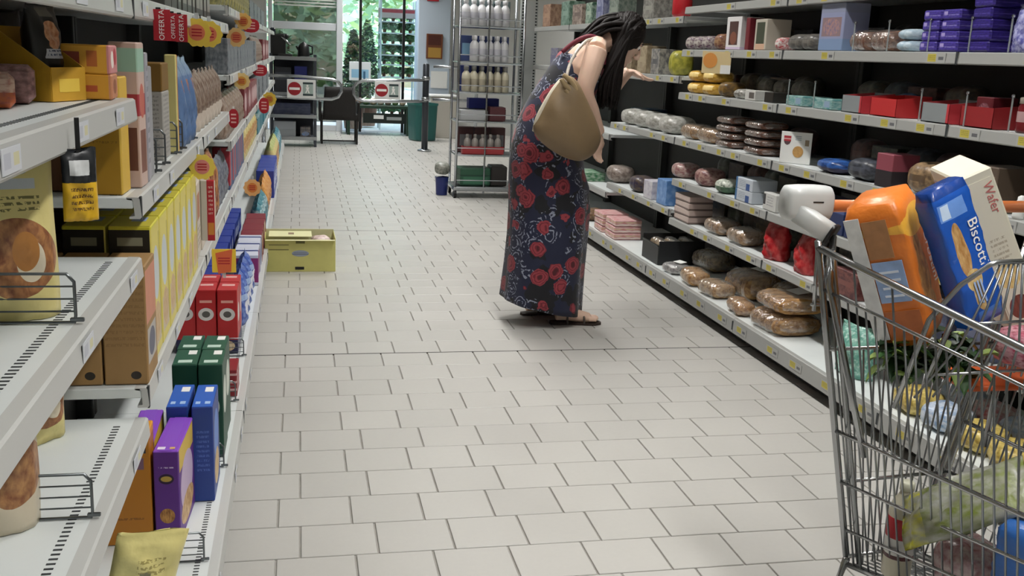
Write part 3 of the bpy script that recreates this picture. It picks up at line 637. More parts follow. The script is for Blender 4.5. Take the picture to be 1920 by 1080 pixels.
# ---- offer signs on the left rails
for i, (x0, y0, x1, y1) in enumerate([(288, 16, 319, 78), (318, 24, 332, 78), (330, 26, 351, 80)]):
    p = atx((x0+x1)/2, (y0+y1)/2, -.285); hgt = (atx(x0, y0, -.285)-atx(x0, y1, -.285)).z; wd = (aty(x1, y0, p.y)-aty(x0, y0, p.y)).x*1.05
    t = thing('offer_flag', ['wide red OFFERTA flag, nearest of three on the top left rail', 'narrow red OFFERTA flag, middle one of three on the top left rail', 'red OFFERTA flag beside the yellow offer medallions'][i], 'sign', (p.x, p.y, p.z), 0, None)
    MB().box((0, 0, 0), (wd, .0016, hgt), .0004).build('card', M_red, t)
    text('lettering', 'OFFERTA', hgt*.235 if i != 1 else hgt*.2, M_txtw, t, (0, -.0012, 0), (R(90), R(-90), 0), .0003)
    MB().box((-wd*.2, .004, hgt*.47), (.01, .008, .012), .001).build('clip', M_black, t)
for i, (x, y, X, d, cl) in enumerate([(369, 61, -.285, 47, ('e9c84c', 'dd7a58')), (392, 64, -.285, 44, ('e9c84c', 'dd7a58')), (456, 40, -.285, 28, ('e6b866', 'd0823c')), (443, 70, -.285, 32, ('e2ba78', 'd0784a')), (453, 152, -.285, 28, ('e6c884', 'd79a3c')), (505, 186, -.24, 24, ('d8b440', 'b98a2a')), (379, 313, -.285, 44, ('ecd25c', 'de8a86')), (473, 352, -.2, 30, ('e6b070', 'd9843c'))]):
    p = atx(x, y, X); dd = d*p.y/1889*1.02
    scallop_tag(p, ['large yellow offer medallion right of the red flags', 'yellow offer medallion overlapped by the larger one', 'small orange offer medallion highest on the left shelves', 'orange offer medallion below the highest one', 'small round tag on the fourth left shelf level', 'small mustard tag at the far bend of the left shelves', 'yellow offer medallion above the hanging red strip', 'orange round tag low on the left base shelf'][i], dd, 0, 0, cl, None)
# hanging red strip pack under the big medallion
p = atx(388, 338, -.283); q = atx(388, 452, -.283); hh = (p-aty(392, 452, p.y)).z
t = thing('hanging_strip', 'tall narrow red and cream strip pack hanging from the upper left rail', 'package', (p.x, p.y+.01, p.z-hh), 0)
MB().box((0, 0, hh/2), (.045, .012, hh), .003).build('sleeve', mat('strip_cream', 'd8cfc2', .45, layers=[('band', 'x', .45, .95, 'b82030'), ('rect', 'xz', .5, .9, .1, .3, 'd88a3a'), ('lines', 'xz', .55, .85, .4, .9, 7, 'e0b0a8')]), t)
MB().box((0, 0, hh+.012), (.006, .002, .03)).build('strip', M_white, t)
p = atx(420, 489, -.19)
t = thing('offer_card', 'square yellow offer card with red print on the bottom left shelf', 'sign', (p.x, p.y, p.z), 0)
s_ = 42*p.y/1889; MB().box((0, 0, 0), (s_*1.02, .0016, s_*1.05), .0004).build('card', M_offy, t)
MB().prism([(-s_*.36, .02), (s_*.36, .03), (s_*.30, -.028), (-s_*.25, -.034)], -.0014, -.0009).build('print_block', mat('offer_print', 'd9663e', .5), t)
for k in (-1, 0, 1): MB().box((0, -.0016, k*s_*.12), (s_*.5, .0005, s_*.05)).build('print_line', M_red, t)
MB().box((0, .003, -s_*.6), (.008, .004, s_*.35)).build('holder', mat('clear_clip', 'c8ccce', .2, alpha=.6), t)
for i, (x, y, X, w_, h_) in enumerate([(470, 48, -.285, 30, 24), (495, 198, -.26, 18, 28), (438, 222, -.285, 18, 34), (487, 132, -.285, 26, 20)]):
    p = atx(x, y, X); k = p.y/1889
    t = thing('offer_flag', ['red flag beside the highest orange medallion', 'red oval flag below the mustard tag', 'red oval flag at the end of the upper left rail', 'red flag on the fourth left shelf level'][i], 'sign', p, 0)
    MB().prism([(a_*k*w_/2, b_*k*h_/2) for a_, b_ in superellipse(1, 1, 16, 2.4)], -.0012, .0012).build('card', M_red, t)
    for j in (-1, 0, 1): MB().box((0, -.0015, j*k*h_*.2), (k*w_*.5, .0005, k*h_*.08)).build('print_line', mat('print_pink', 'e9b4ae', .5), t)
    MB().box((0, .003, k*h_*.5), (.008, .004, .02)).build('clip', M_white, t)
# ================================================================ RIGHT SHELVES
def pxy(P):
    d = Vector(P)-Vector((0, 0, H)); f_ = d.dot(fwd)
    return 960+FPX*d.dot(rgt)/f_, 540-FPX*d.dot(upv)/f_
def RY(px, z, X=2.29):
    lo, hi = 1.2, 14.
    for _ in range(50):
        m_ = (lo+hi)/2
        if pxy((X, m_, z))[0] > px: lo = m_
        else: hi = m_
    return (lo+hi)/2
PI = math.pi
def rrun(z, px0, px1, name, mesh, depth, label, cat, group, wid, levels=1, hgt=0., back=0, gap=.006, x0=LIPR+.012, jr=.05):
    """fill the shelf between two image columns with one product; each piece its own object"""
    ya, yb = RY(px1, z), RY(px0, z)
    n = max(1, int((yb-ya+gap)/(wid+gap)+.08)); st = (yb-ya)/n if n > 1 else 0
    sp = []
    for b_ in range(back+1):
        for l_ in range(levels):
            for k in range(n):
                sp.append((x0+depth/2+b_*(depth+.012), ya+(k+.5)*((yb-ya)/n), z+.0006+l_*(hgt+.001), PI))
    return row(name, mesh, label, cat, sp, group, jr)
dk = lambda n_, c, c2, r=.35: mat(n_, c, r, layers=[('noise', 5, .52, c2), ('rect', 'yz', .2, .8, .4, .6, c2)])
z1, z2, z3, z4, z5, zb = 1.449, 1.197, .925, .677, .433, .137
# ---- level five (eye height)
rrun(z1, 1288, 1335, 'dessert_tub', loaf_mesh((.11, .11, .075), dk('plum_tub', '5a3c50', 'b6b0a8')), .11, 'plum and white tub at the left end of the eye-level right shelf', 'tub', 'plum and white tubs', .12)
rrun(z1, 1340, 1358, 'dessert_tub', loaf_mesh((.11, .1, .085), dk('brown_tub', '6a3a34', '9a7a5a')), .11, 'brown tub beside the white framed box, eye-level right shelf', 'tub', None, .11)
wf = mat('white_frame_box', 'd6d4d4', .45, layers=[('rect', 'yz', .2, .8, .14, .86, '4a3230'), ('ell', 'yz', .5, .35, .22, .2, '7a4a3a'), ('rect', 'yz', .0, 1., .0, .08, 'c8b8d0')])
rrun(z1, 1364, 1398, 'cake_box', box_mesh((.13, .17, .17), wf), .13, 'white framed box with dark cake picture on the eye-level right shelf', 'box', None, .17)
rrun(z1, 1402, 1414, 'cake_box', box_mesh((.12, .045, .16), mat('dark_red_slim', '6a1a26', .4)), .12, 'slim dark red box beside the white framed box', 'box', None, .045)
rrun(z1, 1417, 1448, 'cake_box', box_mesh((.13, .14, .15), mat('olive_frame_box', 'b8b2a4', .45, layers=[('rect', 'yz', .15, .85, .2, .9, '3e4434'), ('rect', 'yz', .1, .9, .0, .2, 'c9a48a')])), .13, 'olive and cream framed box on the eye-level right shelf', 'box', None, .14)
rrun(z1, 1452, 1476, 'cake_pack', loaf_mesh((.11, .075, .06), dk('red_white_pack', 'a83a40', 'd8d4d0')), .11, 'small red and white pack low on the eye-level right shelf', 'package', None, .1)
rrun(z1, 1482, 1532, 'cake_pack', loaf_mesh((.15, .15, .075), dk('grey_dark_pack', '4c4a48', '6e6a64')), .15, 'dark grey wrapped pack on the eye-level right shelf', 'package', 'dark grey wrapped packs', .1)
lv = mat('lavender_box', '8e94b4', .45, layers=[('rect', 'yz', .1, .9, .3, .7, '8a7478'), ('pic', 'yz', .5, .5, .35, .18, 'b98a7a', '6a6a8a'), ('band', 'z', .0, .25, '7c92b4'), ('band', 'z', .8, 1.1, '8a90a8')])
rrun(z1, 1537, 1594, 'cake_box', box_mesh((.12, .2, .20), lv), .12, 'lavender blue cake box standing on the eye-level right shelf', 'box', None, .2)
fm = film('clear_wrap', 'd8d4cc', .05, .10)
def wrapped(name, label, cat, loc, rz, n, d, bc, bc2, group=None, lab=None, seed=0):
    """buns or rolls side by side in a clear bag: each bun a part"""
    t = thing(name, label, cat, loc, rz, group)
    bm_ = loaf_mesh((d[0]*.94, d[1]/n*1.02, d[2]*.9), mat('crust_'+bc, bc, .6, layers=[('noise', 5, .5, bc2)], bump=(60, .3)), seed, 12, 6)
    for k in range(n): link(bpy.data.objects.new('bun', bm_), t, (0, -d[1]/2+(k+.5)*d[1]/n, .002), (0, 0, 0))
    link(bpy.data.objects.new('wrapper', loaf_mesh((d[0]*1.05, d[1]*1.12, d[2]), fm, seed+2, 16, 9)), t, (0, 0, 0))
    if lab: MB().box((0, 0, 0), lab[1]).build('paper_label', M_paper if lab[0] is None else lab[0], t, (lab[2][0], lab[2][1], d[2]*1.03+.004), (0, R(6), .2))
    return t
for k, px in enumerate((1612, 1653)):
    wrapped('croissant_pack', ['shiny wrapped brown croissant pack beside the lavender box', 'shiny wrapped brown croissant pack beside the light blue packs'][k], 'bread', (LIPR+.08, RY(px, z1), z1+.0006), PI, 3, (.13, .13, .085), '8a6450', '5c3c30', None, None, k)
rrun(z1, 1672, 1728, 'wafer_pack', loaf_mesh((.14, .11, .042), mat('pale_blue_pack', 'a4bac8', .3, layers=[('noise', 5, .55, 'c4d2da')])), .14, 'pale blue pack in the low stack on the eye-level right shelf', 'package', 'pale blue packs', .12, 2, .042)
pp = mat('violet_pack', '4a3c96', .3, layers=[('band', 'z', .4, .5, '8a80c4'), ('noise', 6, .56, '322872'), ('rect', 'yz', .1, .3, .5, .8, 'a89ad0')])
rrun(z1, 1733, 1806, 'wafer_pack', box_mesh((.16, .105, .036), pp, .006), .16, 'violet wafer pack in the stack of four by the rail joint', 'package', 'violet wafer packs in the left stack', .11, 4, .036)
rrun(z1, 1808, 1884, 'wafer_pack', box_mesh((.16, .105, .036), mat('deep_violet_pack', '37297e', .3, layers=[('band', 'z', .4, .48, '5d4fa8'), ('noise', 6, .56, '251c5c')]), .006), .16, 'deep violet wafer pack in the taller stack on the eye-level right shelf', 'package', 'deep violet wafer packs', .11, 5, .036)
rrun(z1, 1886, 1960, 'sweet_bag', bag_mesh(.13, .15, .07, mat('blue_shiny_bag', '5a5a9e', .2, layers=[('noise', 7, .5, 'b0b0d8')]), 51), .07, 'shiny blue-violet bag at the right end of the eye-level shelf', 'bag', 'shiny blue-violet bags', .13)
# ---- level four
yl = mat('gold_pack', 'd9b04a', .3, layers=[('noise', 4, .5, 'b4862c'), ('rect', 'yz', .3, .9, .4, .8, 'ecd08a')])
rrun(z2, 1288, 1342, 'rusk_pack', loaf_mesh((.16, .15, .065), yl), .16, 'gold wrapped pack in the double layer at the left end of the right shelf', 'package', 'gold wrapped packs', .16, 2, .068)
rrun(z2, 1345, 1372, 'nut_pack', loaf_mesh((.14, .12, .08), dk('brown_gold_pack', '5c4a34', '8a6a34')), .14, 'brown and gold pack beside the gold packs', 'package', None, .12, 1)
rrun(z2, 1376, 1402, 'cake_pack', loaf_mesh((.12, .12, .05), dk('white_grey_pack', 'b8b6b0', '6a6862')), .12, 'white and grey pack at the shelf front past the gold packs', 'package', None, .12)
rrun(z2, 1378, 1470, 'cake_pack', loaf_mesh((.09, .16, .11), dk('olive_dark_pack', '3c3a34', '5a564c')), .09, 'dark olive pack in the back row of the right shelf past the gold packs', 'package', 'dark olive packs', .17, 1, 0, 0, .006, LIPR+.14)
rrun(z2, 1405, 1425, 'cake_pack', box_mesh((.1, .12, .05), mat('white_brown_box', 'bdbcb8', .45, layers=[('rect', 'yz', .4, .9, .2, .8, '5a5450')])), .1, 'low white box with grey picture on the right shelf', 'box', None, .12)
rrun(z2, 1443, 1455, 'cake_pack', box_mesh((.1, .09, .05), mat('black_tray', '26221e', .4)), .1, 'small black tray beside the teal packs', 'box', None, .09)
rrun(z2, 1474, 1580, 'fish_pack', box_mesh((.15, .17, .045), mat('teal_pack', '4f8a8a', .35, layers=[('noise', 5, .5, '9cb8b4'), ('rect', 'yz', .6, .9, .2, .8, '8aa0b8')])), .15, 'flat teal pack on the right shelf before the red trays', 'package', 'flat teal packs', .18)
def tray(name, label, y, w, m, h=.07, x=LIPR+.012, d=.15, z=z2):
    """open-fronted shelf-ready tray"""
    t = thing(name, label, 'box', (x+d/2, y, z+.0006), PI)
    a = MB().box((0, 0, .0015), (d, w, .003)); a.box((d/2-.0015, 0, h/2), (.003, w, h)); a.box((-d/2+.0015, 0, h*.6), (.003, w, h*1.2))
    a.build('tray_body', m, t)
    for s in (-1, 1): MB().prism([(-d/2, 0), (d/2, 0), (d/2, h), (-d/2, h*1.2)], s*(w/2-.0015)-.0014, s*(w/2-.0015)+.0014).build('side_wall', m, t)
    return t
mg = mat('tray_grey', '83888a', .55, layers=[('band', 'y', .9, 1.1, 'b8343c')]); mr = mat('tray_red', 'b92a2c', .5)
tray('display_tray', 'grey display tray with red end, left of the red tray', (RY(1582, z2)+RY(1630, z2))/2, .155, mg)
tray('display_tray', 'bright red display tray on the right shelf', (RY(1632, z2)+RY(1700, z2))/2, .185, mr)
tray('display_tray', 'grey display tray with red end, right of the red tray', (RY(1730, z2)+RY(1798, z2))/2, .165, mg)
tray('display_tray', 'dark red display tray at the right end of the shelf', (RY(1800, z2)+RY(1884, z2))/2, .175, mat('tray_dkred', '8e2024', .5))
rrun(z2, 1600, 1665, 'wafer_pack', loaf_mesh((.055, .16, .09), mat('blue_flat_pack', '3f6ea0', .3, layers=[('noise', 5, .5, '2a4a72')])), .055, 'blue wrapped pack behind the grey and red trays', 'package', None, .2, 1, 0, 0, .006, LIPR+.18)
rrun(z2+.0035, 1810, 1870, 'cherry_box', box_mesh((.1, .085, .10), mat('dkred_pic_box', '5e1c24', .4, layers=[('pic', 'yz', .5, .55, .35, .25, 'a8707a', '4a1a20')])), .1, 'dark red box with pink picture standing in the dark red tray', 'box', 'dark red boxes in the tray', .09, 1, 0, 0, .004, LIPR+.04, .02)
rrun(z2, 1888, 1950, 'jam_jar', MB().lathe([(.035, 0), (.037, .01), (.037, .08), (.032, .09), (.034, .092), (.034, .11), (.03, .112)], 14).mesh('jam_jar', mat('jam', '6a1a20', .15, layers=[('band', 'z', .82, 1.1, '8a8478'), ('band', 'z', .3, .6, 'a88a8a')]), True), .08, 'dark red jar at the right end of the shelf', 'jar', 'dark red jars', .085)
# small clear divider pins with bright tips
pin = MB().tube([(0, 0, 0), (0, 0, .11)], .003, 6).mesh('rod', mat('clear_rod', 'a8b0b0', .15, alpha=.5)); tip = MB().lathe([(.001, 0), (.006, .003), (.006, .009), (.001, .012)], 8).mesh('tip', M_chrome)
for z, xs in ((z1, (1598, 1662, 1738, 1815, 1890)), (z2, (1476, 1524, 1722, 1806, 1890))):
    for k, px in enumerate(xs):
        t = thing('shelf_pin', ('chrome-tipped divider pin on the eye-level right shelf' if z == z1 else 'chrome-tipped divider pin on the right shelf with the red trays'), 'divider', (LIPR+.009, RY(px, z, LIPR+.009), z+.0004), 0, 'pins on the eye-level shelf' if z == z1 else 'pins on the tray shelf')
        link(bpy.data.objects.new('rod', pin), t); link(bpy.data.objects.new('tip', tip), t, (0, 0, .108))
# ---- level three
gb = mat('crumpled_white_bag', 'bdbcb6', .3, layers=[('noise', 5, .5, '8a8880')], bump=(30, .4))
rrun(z3, 1165, 1262, 'bread_bag', loaf_mesh((.2, .24, .11), gb, 5), .2, 'crumpled grey-white bread bag on the right shelf beside the woman', 'bag', 'crumpled grey-white bread bags', .25)
for k, px in enumerate((1290, 1322)):
    wrapped('roll_pack', ['clear bag of pale rolls at the left end of the third right shelf', 'clear bag of pale rolls beside the stacked brown packs'][k], 'bread', (LIPR+.10, RY(px, z3), z3+.0006), PI, 3, (.17, .2, .09), 'a8865c', '7a5a3c', None, None, k)
for l_ in range(4):
    for k, px in enumerate((1357, 1412)):
        wrapped('cookie_pack', ['brown cookie pack in the left pile of four on the right shelf', 'brown cookie pack in the right pile of four on the right shelf'][k], 'biscuits', (LIPR+.10, RY(px, z3), z3+.0006+l_*.043), PI, 4, (.17, .2, .042), '6e4630', '3e261c', ['left pile of brown cookie packs', 'right pile of brown cookie packs'][k], None, l_)
# white sign card
p = aty(1489, 272, RY(1489, z3)); t = thing('sign_card', 'white card with red shield badge and biscuit picture on the right shelf', 'sign', (LIPR+.055, RY(1489, z3, LIPR+.055), z3+.001), PI+R(38))
wd_, hd_ = .155, .148
MB().box((0, 0, hd_/2), (.003, wd_, hd_), .0006).build('card', M_paper, t)
MB().prism([(-.018, .02), (.018, .02), (.018, -.005), (.012, -.018), (0, -.024), (-.012, -.018), (-.018, -.005)], .0016, .0024, 'X').build('shield_badge', mat('badge_red', 'a8323c', .5, layers=[('band', 'z', .0, .42, '5a4448'), ('band', 'z', .62, .74, 'd8a8a4')]), t, (0, -.045, .108))
MB().lathe([(.001, 0), (.026, .001), (.027, .003), (.001, .004)], 20).build('biscuit_picture', mat('badge_biscuit', 'b98f55', .6, noise=(80, .15)), t, (.0015, .014, .056), (0, R(90), 0))
MB().box((.002, .055, .10), (.001, .02, .028)).build('small_print', mat('badge_brown', '8a7a64', .6), t)
for k in range(3): MB().box((.002, .01, .112+k*.008), (.001, .03, .003)).build('print_line', mat('badge_grey', '8a9aa4', .6), t)
rrun(z3, 1527, 1582, 'wafer_pack', loaf_mesh((.15, .2, .06), mat('blue_pack3', '2f5ea6', .3, layers=[('noise', 4, .55, '1a2c5a'), ('band', 'z', .0, .4, '2a2444')])), .15, 'blue wrapped pack right of the white sign card', 'package', None, .2, 1)
rrun(z3, 1586, 1642, 'cake_pack', loaf_mesh((.15, .2, .09), dk('black_grey_pack', '24262c', '4a4e58')), .15, 'black wrapped pack on the third right shelf', 'package', 'black wrapped packs', .16)
rrun(z3, 1645, 1684, 'cake_box', box_mesh((.12, .11, .13), mat('rose_box', '8a4450', .45, layers=[('band', 'z', .0, .5, '2a2428')])), .12, 'rose and black box on the third right shelf above the cart', 'box', None, .12)
rrun(z3, 1690, 1760, 'bread_pack', loaf_mesh((.16, .17, .12), dk('tan_pack', '9a7f5e', '5c4a38')), .16, 'tan bread pack on the third right shelf above the cart', 'bread', None, .17)
rrun(z3, 1815, 1892, 'bread_pack', box_mesh((.14, .13, .15), mat('taupe_box', '5a4c40', .45, layers=[('rect', 'yz', .1, .9, .3, .8, '8a7c6a'), ('lines', 'yz', .2, .8, .4, .7, 4, '3a3028')])), .14, 'taupe box right of the tilted cream box, third right shelf', 'box', 'taupe boxes', .14)
rrun(z3, 1925, 1990, 'bread_pack', box_mesh((.14, .1, .13), mat('grey_box3', '9a9690', .45)), .14, 'grey box at the right frame edge on the third right shelf', 'box', 'grey boxes at the frame edge', .11)
put('salt_shaker', MB().lathe([(.02, 0), (.022, .01), (.02, .05), (.012, .06), (.012, .07), (.004, .075)], 12).mesh('salt_shaker', M_white, True), 'small white capped bottle right of the cream box', 'bottle', (LIPR+.03, RY(1910, z3, LIPR+.03), z3+.0006))
# ---- level two
rrun(z4, 1250, 1290, 'bread_bag', loaf_mesh((.16, .16, .09), mat('pinkish_bag', 'b4a298', .3, layers=[('noise', 5, .5, '8a5a5c')], bump=(30, .3))), .16, 'pinkish wrapped bread bag at the left end of the second right shelf', 'bag', None, .3)
rrun(z4, 1294, 1335, 'bread_bag', loaf_mesh((.16, .16, .10), mat('maroon_clear_bag', '6a3a3e', .3, layers=[('noise', 5, .5, 'a88a80')], bump=(30, .3))), .16, 'maroon wrapped bread bag on the second right shelf', 'bag', None, .3)
rrun(z4, 1338, 1370, 'salad_pack', loaf_mesh((.14, .15, .075), mat('green_white_pack', '4a6a50', .35, layers=[('band', 'z', .5, 1.1, 'c8ccc0'), ('noise', 5, .58, '2e4a38')])), .14, 'green and white pack beside the pale blue boxes', 'package', None, .2)
lb = mat('pale_box_blue_end', 'b9c0c8', .45, layers=[('rect', 'yz', .0, .12, .0, 1., '3d6a98'), ('rect', 'yz', .62, .84, .0, .6, '2f4f88'), ('lines', 'yz', .2, .6, .2, .8, 4, '8a96a4')])
rrun(z4, 1372, 1432, 'rice_box', box_mesh((.14, .2, .06), lb), .14, 'pale box with blue end, stacked in a pair on the second right shelf', 'box', 'pale blue-ended boxes', .21, 2, .06)
rrun(z4, 1438, 1462, 'rice_box', box_mesh((.14, .15, .085), mat('white_box4', 'c4c4c0', .45, layers=[('rect', 'yz', .0, .2, .3, .9, '2c2c30'), ('lines', 'yz', .3, .8, .2, .8, 4, '96969a')])), .14, 'white box just left of the cart handle end', 'box', None, .15)
rrun(z4, 1500, 1700, 'rice_box', box_mesh((.16, .2, .13), mat('navy_box4', '22305a', .45, layers=[('band', 'z', .7, .8, '4a5a8a')])), .16, 'navy box on the second right shelf behind the cart handle', 'box', 'navy boxes behind the cart', .21)
rrun(z4, 1705, 1990, 'crisp_bag', loaf_mesh((.16, .19, .12), mat('yellowish_bag4', 'b09a50', .4, layers=[('noise', 5, .5, '6a5a34')])), .16, 'yellowish bag on the second right shelf behind the cart', 'bag', 'yellowish bags behind the cart', .2)
# ---- level one
rrun(z5, 1262, 1308, 'cracker_box', box_mesh((.15, .24, .04), mat('pale_pink_box', 'b8a49c', .45, layers=[('band', 'z', .0, .25, '6a5a54'), ('lines', 'yz', .1, .9, .3, .9, 3, 'cfc2b8')])), .15, 'flat pinkish box in the pile at the left end of the lowest right shelf', 'box', 'flat pinkish boxes', .25, 4, .04)
for k, px in enumerate((1335, 1378)):
    wrapped('roll_pack', ['wrapped tan rolls beside the flat pinkish boxes, low right shelf', 'wrapped tan rolls beside the red bags, low right shelf'][k], 'bread', (LIPR+.10, RY(px, z5), z5+.0006), PI, 3, (.17, .19, .09), 'a68a6c', '7a604a', None, None, k+3)
rb = mat('red_bag', '9e1c22', .25, layers=[('noise', 4, .55, 'c04a48')], bump=(22, .5))
for k, px in enumerate((1440, 1496)):
    put('coffee_bag', bag_mesh(.16, .19, .11, rb, 61+k, wr=.012), ['glossy red bag, left of the pair on the low right shelf', 'glossy red bag next to the cart frame, low right shelf'][k], 'bag', (LIPR+.08, RY(px, z5), z5+.0012), PI+.15-.3*k)
rrun(z5, 1560, 1700, 'cracker_box', box_mesh((.16, .2, .11), dk('darkred_box5', '4a2428', '7a4a44')), .16, 'dark box low on the right shelf behind the cart', 'box', 'dark boxes behind the cart', .21)
rrun(z5, 1710, 1990, 'cracker_box', box_mesh((.16, .2, .15), dk('navy_box5', '2a2e44', '5a6078')), .16, 'dark navy box low on the right shelf seen through the cart', 'box', 'navy boxes seen through the cart', .21)
# ---- base shelf
xb = BASER+.03
brun = lambda *a, **k: rrun(zb, *a, x0=xb, **k)
RYb = lambda px, x=BASER+.1: RY(px, zb, x)
brun(1108, 1132, 'cake_pack', loaf_mesh((.2, .18, .09), dk('brown_base', '5c4432', '8a6c4c')), .2, 'brown pack on the right base shelf beside the dress', 'package', None, .3)
stripe = mat('pink_stripe_pack', 'd0a8a6', .4, layers=[('band', 'z', .2, .35, 'e4dcd0'), ('band', 'z', .55, .7, 'c8b48a'), ('noise', 4, .6, 'b8646a')])
brun(1142, 1188, 'wafer_pack', box_mesh((.2, .22, .045), stripe, .006), .2, 'pink striped pack in the pile on the right base shelf', 'package', 'pink striped packs', .23, levels=3, hgt=.046)
bt = mat('black_crate', '191a1c', .45)
t = thing('black_crate', 'black plastic crate on the right base shelf beside the pink striped packs', 'crate', (BASER+.20, RYb(1232), zb+.0008), PI)
cw_ = .30
for s in (-1, 1):
    MB().box((0, s*cw_/2, .075), (.30, .006, .15), .002).build('side_wall', bt, t); MB().box((s*.15, 0, .06 if s > 0 else .075), (.006, cw_, .12 if s > 0 else .15), .002).build('end_wall', bt, t)
MB().box((0, 0, .004), (.30, cw_, .006)).build('crate_floor', bt, t); MB().tube([(.155, -cw_/2, .12), (.155, cw_/2, .12)], .005, 6).build('front_rim', bt, t)
for k in range(3):
    wrapped('roll_pack', 'wrapped tan loaf lying in the black crate', 'bread', (BASER+.108+.092*k, RYb(1232), zb+.009), PI, 2, (.078, .235, .135), '9a8058', '6a5238', 'loaves in the black crate', None, k)
def bpack(px, x, z, n, d, c1, c2, label, rz=0, lab=None, seed=0):
    return wrapped('bun_pack', label, 'bread', (x, RYb(px, x), z), PI+rz, n, d, c1, c2, None, lab, seed)
bpack(1268, BASER+.09, zb+.001, 2, (.14, .16, .06), 'a8a4a0', '6a6a70', 'silvery wrapped flat pack beside the black crate', .1, (None, (.05, .07, .001), (-.02, 0, .003)), 1)
bpack(1336, BASER+.36, zb+.001, 3, (.2, .26, .12), '94805e', '5c4c38', 'grey-brown wrapped pack behind the small buns on the right base shelf', .1, None, 2)
bpack(1302, BASER+.09, zb+.001, 3, (.14, .19, .09), 'c8a06a', '96683a', 'clear bag of small golden buns on the right base shelf', -.1, None, 3)
bpack(1342, BASER+.10, zb+.001, 3, (.15, .20, .085), 'b89a74', '86664a', 'clear bag of pale buns between golden buns and labelled bread', .1, None, 4)
bpack(1410, BASER+.30, zb+.001, 3, (.24, .27, .15), 'ac8652', '74502e', 'wrapped bread with white paper label on the right base shelf', .08, (None, (.09, .1, .001), (-.04, .02, -.002)), 5)
bpack(1388, BASER+.075, zb+.001, 2, (.11, .19, .075), 'bc905c', '865c36', 'small wrapped buns at the lip before the labelled bread', -.1, None, 6)
bpack(1470, BASER+.155, zb+.001, 4, (.27, .27, .10), 'b08a5c', '785636', 'flat wrapped loaf, lower one of the big bread pile', .06, None, 7)
bpack(1478, BASER+.17, zb+.106, 4, (.27, .27, .085), 'b4884e', '7a542c', 'wrapped golden loaf with paper label on top of the big bread pile', -.06, (None, (.1, .1, .001), (-.04, .0, -.001)), 8)
bpack(1490, BASER+.43, zb+.001, 3, (.2, .24, .13), '9a7a4e', '5c4228', 'wrapped brown loaf at the back of the big bread pile', .0, None, 9)
# base shelf seen through the cart
tl = mat('mint_bag', '7fb0a0', .25, layers=[('noise', 5, .5, '4f8a7c'), ('noise', 9, .62, 'c8e0d8')], bump=(25, .4))
put('salad_bag', bag_mesh(.2, .21, .12, tl, 71, wr=.014), 'mint green bag on the right base shelf behind the cart frame', 'bag', (BASER+.13, RYb(1590), zb+.002), PI+.2)
cols = [('white_blue_bag', 'c9ced6', '6f8fb4', 'white and blue bag on the base shelf seen through the cart'), ('white_red_bag', 'd4cccc', 'b05a64', 'white and red bag on the base shelf seen through the cart'), ('yellow_pasta_bag', 'd0bb6c', '8f7836', 'yellow pasta bag on the base shelf seen through the cart'), ('blue_bag2', '8fa6c8', 'd4d8e0', 'light blue bag on the base shelf seen through the cart')]
k = 0
for y in [3.18, 3.0, 2.82, 2.64, 2.46, 2.28, 2.1, 1.92]:
    for x in (BASER+.13, BASER+.31):
        nm, c1, c2, lb_ = cols[(k*7+int(x*10)) % 4] if y > 2.7 else cols[(2, 1, 2, 0)[k % 4]]
        put('pasta_bag', loaf_mesh((.16, .17, .09), mat(nm, c1, .3, layers=[('noise', 5, .52, c2)], bump=(30, .35)), k), lb_, 'bag', (x, y, zb+.001), PI+RN.uniform(-.3, .3), nm.replace('_', ' ')+'s')
        k += 1
# ---- far right bays
zL = (1.643, 1.29, .925, .48)
for (px0, px1, c1, c2, lb_, h_) in [(1012, 1048, '8a6a58', 'b09078', 'brown pack on the far top right shelf, by the end post', .2), (1056, 1072, '4a6a58', '8aa496', 'green carton on the far top right shelf', .2), (1076, 1098, 'a8988c', '6a5a54', 'beige pack on the far top right shelf', .16), (1102, 1116, '3f6450', 'a4b4a4', 'dark green pack on the far top right shelf', .16), (1119, 1140, '9c9fb8', '5a5e86', 'pale lavender carton on the far top right shelf above the woman', .2), (1144, 1168, '5c6a62', '8a9288', 'grey-green pack on the far top right shelf above the woman', .17), (1200, 1244, '6a6864', '98968e', 'grey pack on the far top right shelf right of the woman\'s head', .14)]:
    rrun(zL[0], px0, px1, 'pantry_pack', box_mesh((.14, .3 if px0 < 1100 else .2, h_), dk('far_'+c1, c1, c2, .45)), .14, lb_, 'box', None, 9)
put('sauce_jar', MB().lathe([(.05, 0), (.062, .02), (.062, .10), (.05, .125), (.045, .13), (.05, .132), (.05, .16), (.046, .162)], 16).mesh('sauce_jar', mat('red_jar', 'b0242c', .2, layers=[('band', 'z', .78, 1.1, 'd8d0cc')]), True), 'red jar with pale lid at the near end of the far top shelf', 'jar', (LIPR+.08, RY(1266, zL[0]), zL[0]+.0006))
for (px0, px1, c1, c2, lb_, h_) in [(1172, 1196, '9a8a70', '6a5a48', 'tan pack on the far right shelf in front of the woman\'s face', .2), (1198, 1220, '8a7a62', 'a89a80', 'light brown pack on the far right shelf in front of the woman', .18), (1222, 1246, 'a09c94', '5a5a5c', 'grey pack on the far right shelf, beside the yellow packs', .16)]:
    rrun(zL[1], px0, px1, 'pantry_pack', box_mesh((.14, .16, h_), dk('far2_'+c1, c1, c2, .45)), .14, lb_, 'box', None, 9)
rrun(zL[1], 1250, 1276, 'tea_pack', loaf_mesh((.14, .13, .15), mat('yellow_green_pack', 'b8b04a', .35, layers=[('noise', 4, .5, '8a8a34')])), .14, 'yellow-green pack at the near end of the far right shelf', 'package', None, .2)
